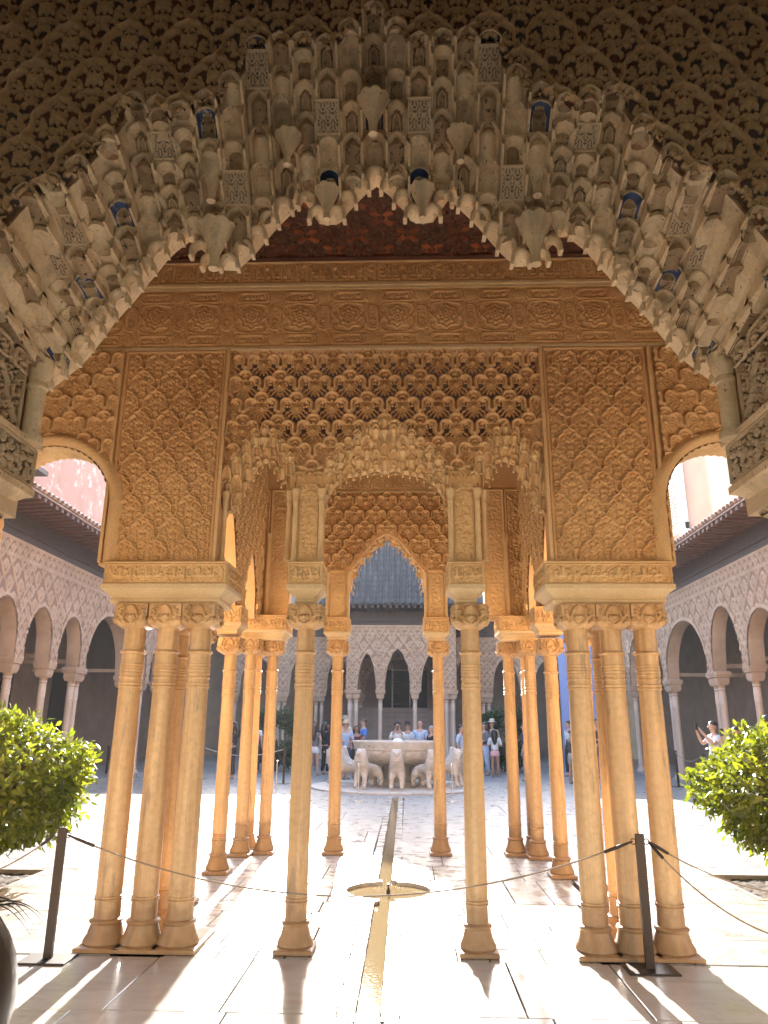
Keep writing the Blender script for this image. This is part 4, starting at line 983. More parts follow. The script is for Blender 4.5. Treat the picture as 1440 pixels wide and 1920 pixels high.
for (bx, by, br), lab in zip(BAS, ('round sunken floor basin with a small jet, between the pavilion columns', 'round sunken floor basin cut by the bottom edge of the view')):
    t = thing('basin', lab, 'basin', (bx, by, 0), 'round floor basins')
    seg = 72
    # rim stones with the channel running through, bowl inside
    v = []; f = []
    pr_ = [(br+.083, -.05), (br+.083, .0015), (br+.078, .004), (br+.004, .004), (br, .001), (br-.012, -.06), (br*.6, -.10), (.0, -.11)]
    for r_, z in pr_:
        for i in range(seg): a = 2*math.pi*i/seg; v.append((bx+r_*math.cos(a), by+r_*math.sin(a), z))
    for j in range(len(pr_)-1):
        for i in range(seg):
            a = 2*math.pi*(i+.5)/seg; i2 = (i+1) % seg
            if j < 5 and abs(math.cos(a))*(br+.04) < .066: continue
            f.append((j*seg+i, j*seg+i2, (j+1)*seg+i2, (j+1)*seg+i))
    MB().add(v, f).obj('rim', SLABO, t, 30)
    tag(MB().lathe([(br-.004, -.0295), (0, -.0292)], 64, bx, by, cap=False).obj('water', WATER), 'rippling sunlit water in the '+('nearer floor basin' if by < 5 else 'floor basin with the jet'), 'water', kind='structure')
    b = MB().lathe([(.022, -.1), (.02, .0), (.011, .01), (.011, .05), (.016, .052), (.012, .06)], 12, bx, by); b.obj('nozzle', METAL, t)
    jt = MB()
    for k in range(46):
        a, q = rng.uniform(0, 6.28), rng.random()**.6*.16; zz = .10*(1-(q/.16)**2)*rng.uniform(.3, 1)
        jt.lathe([(.0005, zz-.003), (.004, zz), (.0005, zz+.005)], 6, bx+q*math.cos(a), by+q*math.sin(a))
    jt.obj('splash', plain('water_drops', (.8, .85, .9), .05), t)['kind'] = 'stuff'
# court paving: slabs where they can be told apart, one sheet beyond
cf = thing('court_paving', 'wide pale marble paving of the court', 'paving', (0, 12, 0), kind='structure')
pit_l, pit_r = (-5.6, -3.95, 7.55, 8.80), (3.28, 5.0, 7.75, 9.02)
def holes(x0, x1, y0, y1):
    parts_ = [(x0, x1, y0, y1)]
    for h in (pit_l, pit_r, (-2.09, 1.72, 5.7, 9.95), (chan(13)-.175, chan(13)+.175, 5, 20)):
        nw = []
        for a in parts_:
            if a[1] <= h[0] or a[0] >= h[1] or a[3] <= h[2] or a[2] >= h[3]: nw.append(a); continue
            if a[0] < h[0]: nw.append((a[0], h[0], a[2], a[3]))
            if a[1] > h[1]: nw.append((h[1], a[1], a[2], a[3]))
            m0, m1 = max(a[0], h[0]), min(a[1], h[1])
            if a[2] < h[2]: nw.append((m0, m1, a[2], h[2]))
            if a[3] > h[3]: nw.append((m0, m1, h[3], a[3]))
        parts_ = nw
    return parts_
y = 5.74; rI = 0
while y < 17.6:
    d = .62 if y < 9.5 else (1.05 if y < 13 else 1.5); x = -8.2+(.5 if rI % 2 else 0)
    while x < 7.7:
        wd = rng.uniform(1.0, 1.5) if y < 13 else rng.uniform(1.5, 2.2)
        for q in holes(x, min(x+wd, 7.7), y, y+d): slab(*q, COURT, None, cf)
        x += wd
    y += d; rI += 1
MB().box(-8.3, 7.8, y, 31, -.04, -.0005).obj('far_sheet', COURT, cf)
MB().box(-60, -8.21, 5.6, 45, -.05, .13).box(7.71, 60, 5.6, 45, -.05, .13).box(-8.21, 7.71, 31.01, 45, -.05, .12).obj('gallery_step', COURT, cf)
for (x0, x1, y0, y1), lab in ((pit_l, 'sunken square soil bed under the left orange tree'), (pit_r, 'sunken square soil bed under the right orange tree')):
    t = thing('planter_bed', lab, 'planter', ((x0+x1)/2, (y0+y1)/2, 0), 'square tree beds')
    gx = np.linspace(x0, x1, 40); gy = np.linspace(y0, y1, 40); X_, Y_ = np.meshgrid(gx, gy)
    Z_ = -.055+.03*nrg.rand(40, 40)
    link(bpy.data.objects.new('soil', grid_mesh('soil', np.stack([X_, Y_, Z_], -1), np.ones((39, 39), bool), SOIL)), t)
    MB().box(x0, x1, y0, y0+.05, -.2, .006).box(x0, x1, y1-.05, y1, -.2, .006).box(x0, x0+.05, y0+.05, y1-.05, -.2, .006).box(x1-.05, x1, y0+.05, y1-.05, -.2, .006).obj('kerb', SLABO, t)

# ------------------------------------------------------------------ arcades round the court
T_LATT = Tile(.46, .62, .02, ((0, 0), (.23, .31)), True)
T_LATT.stroke([(0, .155), (.05, .12), (.09, .05), (.115, 0), (.09, -.05), (.05, -.12), (0, -.155)], .024, .03, smooth=False); T_LATT.stroke([(.115, 0), (.16, .05), (.23, .155)], .016, .02, smooth=False)
T_LATT.disc((0, 0), .05, .022, pet=6); T_LATT.leaf((0, .04), 90, .08, .02, .018, mir=False)
T_LATT2 = Tile(.26, .34, .02, ((0, 0), (.13, .17)), True, .56)
T_LATT2.stroke([(0, .155), (.05, .12), (.09, .05), (.115, 0), (.09, -.05), (.05, -.12), (0, -.155)], .03, .022, smooth=False); T_LATT2.stroke([(.115, 0), (.16, .05), (.23, .155)], .026, .02, smooth=False); T_LATT2.disc((0, 0), .045, .02)
T_FINE = scrollband(.6, .6, .02, 31, 1.8)
T_FINE2 = Tile(.6, .6, .02, ((0, 0),), False)
r_ = random.Random(3)
for _ in range(150): T_FINE2.leaf((r_.uniform(0, .6), r_.uniform(0, .6)), r_.uniform(0, 360), r_.uniform(.05, .09), .018, .014)
tile_me = None
def half_tile(L, r0, r1):
    b = MB(); v = []; f = []; n_ = 6
    for j, (y, r_) in enumerate(((0, r0), (L, r1))):
        for q in (1, .84):
            for k in range(n_+1): a = math.pi*k/n_; v.append((-r_*q*math.cos(a), y, r_*q*math.sin(a)))
    m_ = n_+1
    for k in range(n_):
        f += [(k, k+1, 2*m_+k+1, 2*m_+k), (m_+k+1, m_+k, 3*m_+k, 3*m_+k+1), (k+1, k, m_+k, m_+k+1)]
    b.add(v, f); return b
TILE_ME = half_tile(.40, .075, .062).mesh('tile', TILE, 60); TILER_ME = half_tile(.42, .088, .075).mesh('tile', TILER, 60)
arc_shaft = MB().lathe([(.15, 0), (.155, .05), (.11, .13), (.115, .15), (.095, .17), (.088, .6), (.082, 2.0), (.092, 2.02), (.082, 2.05), (.092, 2.09), (.084, 2.13), (.092, 2.18), (.084, 2.22), (.084, 2.35), (.10, 2.37), (.085, 2.39), (.085, 2.46)], 16).mesh('column', PINKCOL, 40)
arc_cap = MB().lathe([(.085, 2.44), (.09, 2.54), (.13, 2.62)], 16).mold(-.15, .15, -.15, .15, [(-.03, 2.58), (0, 2.66), (0, 2.76), (.03, 2.78), (.03, 2.83)]).mesh('capital', PINKST, 40)
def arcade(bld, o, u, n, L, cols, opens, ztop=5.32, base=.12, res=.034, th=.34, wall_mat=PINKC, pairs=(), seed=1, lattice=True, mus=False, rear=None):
    o = np.array(o, float); u = np.array(u, float); n = np.array(n, float)
    def place(b): b.v = [tuple(o+u*p[0]-n*p[1]+np.array([0, 0, p[2]])) for p in b.v]; return b
    def zarch(x):
        z = np.zeros_like(x)+2.84
        for uc, hw, zs, rise, ex in opens:
            d = np.abs(x-uc)/hw; a = zs+rise*np.maximum(1-np.minimum(d, 1)**ex, 0)**.62
            if mus: a = a-.09*np.abs(np.sin((x-uc)/hw*8))
            z = np.where(d < 1, a, z)
        return z
    def inpan(x, v):
        g = np.zeros(x.shape, bool)
        for uc, hw, zs, rise, ex in opens: g |= (np.abs(x-uc) < hw+.02) & (v > zs+.35) & (v < ztop-.42)
        return g
    def hf(x, v):
        h = T_LATT2(x+.13*seed, v)*1.5
        if lattice:
            g = inpan(x, v); h = np.where(g, T_LATT(x, v)*1.6, h)
        bnd = (v > ztop-.4)&(v < ztop-.36) | (v > ztop-.05)
        h = np.where(bnd, .035, h)
        for uc, hw, zs, rise, ex in opens:                          # archivolt
            d = (v-zarch(x)); h = np.where((np.abs(x-uc) < hw+.12) & (d > 0) & (d < .10), .03, h)
        return h
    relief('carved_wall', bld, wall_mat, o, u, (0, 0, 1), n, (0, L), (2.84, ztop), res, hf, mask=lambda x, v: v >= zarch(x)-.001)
    nx_ = int(L/.07); xs_ = np.linspace(0, L, nx_); za = zarch(xs_)
    zl = lin(list(zip(xs_, za)))
    place(MB().strips(list(xs_), lambda x: float(zarch(np.array(x)))+.004, lambda x: ztop, .012, th)).obj('wall', PINKST, bld)
    b = MB()
    for c_ in cols:
        for q in ((c_-.13, c_+.13) if c_ in pairs else (c_,)):
            p = o+u*q-n*(th/2)
            co = put('column', arc_shaft, bld, (p[0], p[1], base)); put('capital', arc_cap, co, (p[0], p[1], 0))
    for c_ in cols:
        w2 = .34 if c_ in pairs else .2
        place(MB().mold(c_-w2, c_+w2, -.02, th+.02, [(0, 2.83), (0, 2.90), (-.03, 2.92)])).obj('impost', PINKST, bld)
    return place
def eave(bld, place, o, u, n, L, ztop, tile_me, tilespan, roofmat, depth=.85, rise=1.6, back=2.7, zf=.58):
    o = np.array(o, float); u = np.array(u, float); n = np.array(n, float)
    place(MB().box(0, L, -.03, .3, ztop, ztop+.16).box(0, L, -.06, .3, ztop+.16, ztop+.22).box(0, L, -.02, .3, ztop+.22, ztop+zf)).obj('eave_frieze', WOODD, bld)
    rf = MB().add([(-.055, -depth, ztop+zf+.02), (.055, -depth, ztop+zf+.02), (.055, .25, ztop+zf-.03), (-.055, .25, ztop+zf-.03), (-.055, -depth, ztop+zf+.11), (.055, -depth, ztop+zf+.11), (.055, .25, ztop+zf+.16), (-.055, .25, ztop+zf+.16)],
                  [(3, 2, 1, 0), (4, 5, 6, 7), (0, 1, 5, 4), (1, 2, 6, 5), (2, 3, 7, 6), (3, 0, 4, 7)])
    x = tilespan[0]; ang = math.atan2(u[1], u[0])
    me = None
    b0 = MB().add(rf.v, rf.f); me = b0.mesh('rafter', WOODR)
    flip = 1 if abs((u[0]*n[1]-u[1]*n[0])+1) < .01 else -1
    while x < tilespan[1]:
        p = o+u*x; put('rafter', me, bld, (p[0], p[1], 0), (0, 0, math.atan2(-n[1], -n[0])-math.pi/2)); x += .26
    place(MB().add([(0, -depth-.02, ztop+zf+.115), (L, -depth-.02, ztop+zf+.115), (L, back, ztop+zf+.11+rise), (0, back, ztop+zf+.11+rise), (0, -depth-.02, ztop+zf+.15), (L, -depth-.02, ztop+zf+.15), (L, back, ztop+zf+.15+rise), (0, back, ztop+zf+.15+rise)],
                   [(3, 2, 1, 0), (4, 5, 6, 7), (0, 1, 5, 4), (1, 2, 6, 5), (2, 3, 7, 6), (3, 0, 4, 7)])).obj('roof_slab', roofmat, bld)
    x = tilespan[0]; sl_ = math.atan2(rise, back+depth)
    while x < tilespan[1]:
        for row in range(6):
            p = o+u*x+n*(depth+.06-row*.34); zz = ztop+zf+.15+row*.34*math.tan(sl_)
            put('tile', tile_me, bld, (p[0], p[1], zz), Euler((sl_, 0, math.atan2(-n[1], -n[0])-math.pi/2)))
        x += .2

# north (left) and south (right) galleries
SX0, SX1, Y0 = -8.3, 7.7, 6.1
lg = thing('side_gallery', 'pink carved arcade along the left of the court, in shade under a dark wooden eave', 'arcade', (SX0, 18, 0))
lc = [7.6, 9.2, 11.0, 12.5, 14.05, 15.63, 17.2, 18.8, 22.0, 23.6, 25.2, 26.8, 29.0]
def ops(c_): return [((a+b_)/2-Y0, (b_-a)/2-.2, 3.22, .85 if b_-a < 2 else 1.2, 2.2) for a, b_ in zip(c_[:-1], c_[1:])]
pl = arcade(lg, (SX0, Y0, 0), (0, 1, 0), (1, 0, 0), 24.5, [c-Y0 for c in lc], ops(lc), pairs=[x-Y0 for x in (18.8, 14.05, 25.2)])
eave(lg, pl, (SX0, Y0, 0), (0, 1, 0), (1, 0, 0), 24.5, 5.32, TILER_ME, (4.5, 15.5), TILER)
MB().box(-11.4, -11.2, 5, 36, 0, 6.6).obj('back_wall', DARKIN, lg); MB().box(-11.3, SX0-.3, 5, 36, 5.35, 5.6).obj('gallery_ceiling', WOODD, lg)
for a, b_, z in ((15.2, 16.6, 3.9), (19.3, 20.9, 3.6), (23.3, 24.3, 3.2)): MB().box(-11.19, -11.15, a, b_, .12, z).obj('doorway', BLACKIN, lg)
for c in lc[3:9]: MB().box(-11.2, SX0-.3, c-.05, c+.05, 3.02, 3.12).obj('tie_beam', PINKST, lg)
rg = thing('side_gallery', 'pink carved arcade along the right of the court, behind the right orange tree', 'arcade', (SX1, 18, 0))
rc = [8.2, 9.8, 11.6, 13.5, 15.4, 17.35, 19.4, 22.8, 24.6, 26.6, 28.4, 30.2]
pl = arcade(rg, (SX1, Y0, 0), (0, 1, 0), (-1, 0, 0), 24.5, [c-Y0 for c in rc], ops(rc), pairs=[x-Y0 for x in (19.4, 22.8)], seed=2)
eave(rg, pl, (SX1, Y0, 0), (0, 1, 0), (-1, 0, 0), 24.5, 5.32, TILER_ME, (5.5, 17), TILER)
MB().box(10.6, 10.8, 5, 36, 0, 6.6).obj('back_wall', DARKIN, rg); MB().box(SX1+.3, 10.7, 5, 36, 5.35, 5.6).obj('gallery_ceiling', WOODD, rg)
for a, b_ in ((13.6, 15.0), (17.0, 18.3)): MB().box(10.55, 10.59, a, b_, .12, 3.8).obj('doorway', BLACKIN, rg)
for c in rc[3:8]: MB().box(SX1+.3, 10.6, c-.05, c+.05, 3.02, 3.12).obj('tie_beam', PINKST, rg)

# far gallery and the pavilion that projects from it
XF = -.3
fg = thing('far_gallery', 'shaded pink arcade closing the far end of the court behind the visitors', 'arcade', (XF, 34, 0))
fcx = [-8.0, -5.75, -4.05, -2.3, 1.7, 3.45, 5.3, 7.4]
fo = [((a+b_)/2+8.3, (b_-a)/2-.34, 3.3, 1.15, 2.2) for a, b_ in zip(fcx[:-1], fcx[1:])]
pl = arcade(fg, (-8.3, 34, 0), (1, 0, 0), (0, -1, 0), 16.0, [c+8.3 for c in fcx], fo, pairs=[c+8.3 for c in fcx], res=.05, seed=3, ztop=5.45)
eave(fg, pl, (-8.3, 34, 0), (1, 0, 0), (0, -1, 0), 16.0, 5.45, TILE_ME, (1.0, 15.5), TILE)
MB().box(-16, 16, 37.2, 37.4, 0, 8).obj('back_wall', DARKIN, fg); MB().box(-11.4, 10.8, 34.3, 37.3, 5.46, 5.6).obj('gallery_ceiling', WOODD, fg)
MB().box(-1.4, .9, 37.14, 37.19, .12, 4.2).obj('doorway', BLACKIN, fg)
fp = thing('far_pavilion', 'far pavilion with three lobed arches and lattice panel under a grey pyramid tile roof', 'pavilion', (XF, 30, 0))
fpc = [-2.22, -1.13, .53-.285, 1.62]
fpo = [(-1.675+2.5, .35, 3.3, 1.12, 1.5), (-.44+2.5, .50, 3.3, 1.28, 1.5), (.93+2.5, .42, 3.3, 1.12, 1.5)]
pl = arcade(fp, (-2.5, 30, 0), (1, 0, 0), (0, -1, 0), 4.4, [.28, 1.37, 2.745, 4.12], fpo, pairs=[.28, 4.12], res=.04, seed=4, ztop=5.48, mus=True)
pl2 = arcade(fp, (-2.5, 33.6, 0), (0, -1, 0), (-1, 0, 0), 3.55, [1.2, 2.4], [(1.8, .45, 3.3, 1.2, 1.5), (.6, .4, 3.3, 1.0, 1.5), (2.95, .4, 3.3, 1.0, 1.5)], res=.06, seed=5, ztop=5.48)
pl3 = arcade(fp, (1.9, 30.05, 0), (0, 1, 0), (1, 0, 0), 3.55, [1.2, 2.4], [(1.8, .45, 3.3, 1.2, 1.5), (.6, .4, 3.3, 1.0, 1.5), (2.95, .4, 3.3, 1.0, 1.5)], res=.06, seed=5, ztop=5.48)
MB().box(-2.55, 1.95, 30.3, 34, 5.49, 5.6).obj('pavilion_ceiling', WOODD, fp)
MB().mold(-2.5, 1.9, 30.0, 34, [(.03, 5.485), (.03, 5.62), (.07, 5.63), (.07, 5.70), (.02, 5.71), (.02, 6.06)], cap=True).obj('eave_frieze', WOODD, fp)
b0 = MB().box(-.05, .05, -1.0, .2, 6.04, 6.14); rm = b0.mesh('rafter', WOODD)
for i in range(22): put('rafter', rm, fp, (-2.9+.243*i, 30, 0))
MB().mold(-2.5, 1.9, 30, 34, [(1.05, 6.145), (1.07, 6.17), (-2.1, 10.2), (-2.17, 10.25)]).obj('roof_slab', TILE, fp)
sl_ = math.atan2(4.03, 3.17); cs, sn = math.cos(sl_), math.sin(sl_); cnt = 0
for i in range(28):
    x = -3.47+.235*i
    for j in range(15):
        d = j*.33; 
        if abs(x-XF) > 3.27-d*cs+.05: break
        put('tile', TILE_ME, fp, (x, 30-1.09+d*cs, 6.175+d*sn+rng.uniform(-.006, .006)), (sl_-.03, 0, rng.uniform(-.03, .03)), (1.15, 1.0, 1.15)); cnt += 1
hd = thing('hoarding', 'grey-brown boarded screen behind the far pavilion columns', 'hoarding', (XF, 33.4, .1))
for i in range(11): MB().box(-2.2, 1.8, 33.2, 33.24, .12+i*.2, .312+i*.2).obj('plank', GREYBOARD, hd)
sc_ = thing('scaffold', 'small pale metal scaffold frame inside the central far arch', 'scaffold', (-.35, 34.5, 0))
b = MB()
for x in (-.75, .05):
    for y in (34.3, 35.0): b.tube([(x, y, .1), (x, y, 4.6)], .03, 6)
b.obj('upright', CHROME, sc_)
for z in (2.5, 3.0, 3.5, 4.0, 4.5): MB().tube([(-.75, 34.3, z), (.05, 34.3, z)], .025, 6).obj('rung', CHROME, sc_)
tag(MB().box(5.45, 7.55, 27.4, 27.5, .0, 4.85).obj('tarpaulin', BLUEBOARD), 'tall plain blue tarpaulin sheet closing the far right corner of the court', 'tarpaulin')
# upper walls seen over the side roofs
uw = thing('upper_building', 'old pink limewashed upper wall above the left roof, patchy and worn', 'building', (-13, 18, 6))
MB().box(-14, -12.2, 22.2, 40, 6, 15).obj('wall', PINKW, uw); MB().box(-14, -12.3, 6, 22.15, 6, 9.2).obj('low_wall', SALMON, uw)
MB().box(-14, -11.6, 6, 22.1, 9.2, 9.35).obj('eave', WOODD, uw)
ub = thing('upper_building', 'smooth salmon rendered upper storey above the right roof, with a white window frame', 'building', (12, 20, 6))
MB().box(11.0, 16, 6, 28.2, 6, 16).obj('wall', SALMON, ub)
wf = MB().box(10.86, 11.12, 28.2, 28.9, 6, 15).box(10.80, 11.16, 28.2, 31.2, 9.05, 9.32).obj('window_frame', WHITEF, ub)
for i in range(26): MB().box(11.05, 11.10, 28.95, 30.4, 9.4+i*.13, 9.49+i*.13).obj('shutter_slat', WOODR, ub)
MB().box(11.3, 16, 28.9, 40, 6, 16).obj('rear_wall', SALMON, ub)

# ------------------------------------------------------------------ skinned figures
def skinned(V, E, Rr, mat, name, sub=1, smooth=True, root=0):
    me = bpy.data.meshes.new(name); me.from_pydata(V, E, []); o = bpy.data.objects.new(name, me); C.objects.link(o)
    md = o.modifiers.new('s', 'SKIN'); md.use_smooth_shade = smooth
    sv = me.skin_vertices[0].data
    for i, r_ in enumerate(Rr): sv[i].radius = r_ if isinstance(r_, tuple) else (r_, r_); sv[i].use_root = (i == root)
    if sub: o.modifiers.new('u', 'SUBSURF').levels = sub
    bpy.context.view_layer.update()
    m2 = bpy.data.meshes.new_from_object(o.evaluated_get(bpy.context.evaluated_depsgraph_get()))
    bpy.data.objects.remove(o); bpy.data.meshes.remove(me); m2.name = name; m2.materials.clear(); m2.materials.append(mat)
    m2.polygons.foreach_set('use_smooth', [True]*len(m2.polygons)); return m2
def join_into(me, b, mats=None):
    bm = bmesh.new(); bm.from_mesh(me); t = b.mesh('tmp', me.materials[0]); bm.from_mesh(t); bm.to_mesh(me); bm.free(); bpy.data.meshes.remove(t)
def ball(b, c, r3, seg=10, mi=0):
    v = []; f = []
    for j in range(seg//2+1):
        p = -math.pi/2+math.pi*j/(seg//2)
        for i in range(seg): a = 2*math.pi*i/seg; v.append((c[0]+r3[0]*math.cos(p)*math.cos(a), c[1]+r3[1]*math.cos(p)*math.sin(a), c[2]+r3[2]*math.sin(p)))
    for j in range(seg//2):
        for i in range(seg): i2 = (i+1) % seg; f.append((j*seg+i, j*seg+i2, (j+1)*seg+i2, (j+1)*seg+i))
    b.add(v, f, mi); return b

# fountain and its lions
FX, FYC = -.3, 20.65
ft = thing('fountain', 'pale marble fountain bowl on a drum, spilling a low dome of water', 'fountain', (FX, FYC, 0))
MB().lathe([(2.30, 0), (2.30, .03), (2.26, .05), (1.0, .055)], 64, FX, FYC).obj('base_disc', FOUNT, ft, 30)
MB().lathe([(.5, .05), (.5, .14), (.34, .2), (.32, .55), (.6, .62)], 32, FX, FYC).obj('drum', FOUNT, ft, 30)
for k in range(12):
    a = 2*math.pi*(k+.5)/12; MB().lathe([(.05, .05), (.05, .6)], 8, FX+.62*math.cos(a), FYC+.62*math.sin(a)).obj('support', FOUNT, ft, 30)
bw = MB().lathe([(.3, .55), (.55, .56), (.86, .62), (1.06, .76), (1.13, .90), (1.125, .935), (1.155, .95), (1.165, 1.0), (1.19, 1.10), (1.20, 1.15), (1.185, 1.17), (1.12, 1.172), (1.10, 1.13), (.95, 1.0), (.0, .95)], 48, FX, FYC, cap=False).obj('bowl', FOUNT, ft, 35)
MB().lathe([(1.105, 1.10), (0, 1.10)], 48, FX, FYC, cap=False).obj('water', WATER, ft)
wd_ = MB()
ball(wd_, (FX, FYC, 1.1), (.17, .17, .13), 14); wd_.obj('water_dome', plain('foaming_water', (.75, .78, .8), .25), ft, 60)
LV = [(0, .40, .43), (0, .12, .43), (0, -.16, .46), (0, -.25, .61), (0, -.28, .775), (0, -.385, .75), (.085, -.22, .885), (-.085, -.22, .885)]
LE = [(0, 1), (1, 2), (2, 3), (3, 4), (4, 5), (4, 6), (4, 7)]
LR = [(.115, .14), (.105, .125), (.135, .145), (.135, .135), (.118, .12), (.07, .065), .032, .032]
for sx in (-1, 1):
    k = len(LV); LV += [(sx*.105, -.27, .27), (sx*.105, -.28, .12), (sx*.105, -.34, .04)]; LE += [(2, k), (k, k+1), (k+1, k+2)]; LR += [.056, .046, (.056, .042)]
    k = len(LV); LV += [(sx*.115, .40, .28), (sx*.115, .46, .15), (sx*.115, .40, .045)]; LE += [(0, k), (k, k+1), (k+1, k+2)]; LR += [.078, .046, (.055, .042)]
k = len(LV); LV += [(0, .56, .40), (.05, .60, .28), (.1, .55, .2)]; LE += [(0, k), (k, k+1), (k+1, k+2)]; LR += [.035, .03, .03]
LION = skinned(LV, LE, LR, FOUNT, 'body', 2, root=1)
LION.transform(Matrix.Scale(1.06, 4))
fb = MB()
for sx in (-1, 1): ball(fb, (sx*.06, -.405, .865), (.022, .016, .018), 8)
ball(fb, (0, -.475, .815), (.032, .02, .022), 8)
for z in (.70, .655, .61, .565): fb.tube([(.13*math.sin(t), -.30-.13*math.cos(t)*(.9+.5*(.7-z)), z-.03*math.cos(t)) for t in np.linspace(-2.2, 2.2, 13)], .014, 5)
join_into(LION, fb)
where = ['the one facing straight at the camera along the channel', 'just right of the middle one, half behind the right rear column', 'turned to the right, third from the middle', 'facing sideways to the right behind the right lone column',
         'on the far right of the ring, looking away', 'at the back right, hidden by the bowl', 'at the very back of the ring, facing the far pavilion', 'at the back left, hidden by the bowl',
         'on the far left of the ring, looking away', 'facing sideways to the left behind the left rear column', 'turned to the left, third from the middle', 'just left of the middle one, showing its chest and flank']
for k in range(12):
    a = k*math.pi/6; px, py = FX+1.5*math.sin(a), FYC-1.5*math.cos(a)
    t = thing('lion_statue', 'marble fountain lion '+where[k], 'lion statue', (px, py, .055), 'marble lions carrying the fountain bowl')
    local('body', LION, t); t.rotation_euler = (0, 0, a); t.scale = (1.15, .98, 1.0)

# visitors
def fabric(name, col, pat=None):
    m, n, b = new_mat(name); b.inputs['Roughness'].default_value = .85
    tc = N(n, 'ShaderNodeTexCoord').outputs['Object']
    c_ = ramp(n, noise(n, tc, 14, 3), [(.3, tuple(x*.75 for x in col)), (.7, col)])
    if pat:
        wv = N(n, 'ShaderNodeTexWave', i_Scale=pat[1]); n.links.new(tc, wv.inputs[0]); c_ = mixc(n, ramp(n, wv.outputs['Fac'], [(.45, 0.0), (.6, 1.0)]), c_, pat[0])
    n.links.new(c_, b.inputs['Base Color']); return m
SKIN = plain('skin', (.46, .27, .19), .55); SKIN2 = plain('tan_skin', (.33, .18, .12), .55)
FAB = dict(white=fabric('white_cloth', (.72, .70, .68)), black=fabric('black_cloth', (.02, .02, .024)), navy=fabric('navy_cloth', (.03, .04, .09)), blue=fabric('blue_cloth', (.08, .22, .62)), grey=fabric('grey_cloth', (.16, .15, .16)),
           lblue=fabric('light_blue_cloth', (.42, .52, .68)), stripe=fabric('striped_blue_cloth', (.16, .26, .45), ((.5, .58, .7), 12)), maroon=fabric('maroon_cloth', (.12, .02, .035)), olive=fabric('dark_olive_cloth', (.05, .05, .042)),
           khaki=fabric('khaki_cloth', (.33, .26, .17)), camo=fabric('patterned_cloth', (.45, .42, .36), ((.22, .20, .17), 30)), pink=fabric('pink_cloth', (.75, .42, .42)), brown=fabric('brown_cloth', (.18, .11, .07)), cream=fabric('cream_cloth', (.62, .55, .44)))
HAIRD = plain('dark_hair', (.018, .012, .01), .45); HAIRB = plain('brown_hair', (.06, .035, .022), .45); HAIRG = plain('grey_hair', (.3, .28, .26), .6); STRAW = plain('straw', (.52, .42, .27), .8)
EYE = plain('eye', (.02, .015, .012), .3); SHOE = plain('shoe', (.25, .22, .2), .7)
ARMS = dict(down=((.135, .015, .635), (.14, -.025, .50), (.142, -.04, .458)), fold=((.14, .0, .645), (.07, -.10, .66), (.02, -.115, .665)), cam=((.135, -.055, .69), (.06, -.125, .83), (.035, -.135, .865)),
            reach=((.13, -.09, .70), (.06, -.19, .845), (.045, -.21, .885)), hold=((.135, -.01, .64), (.075, -.12, .63), (.045, -.15, .645)))
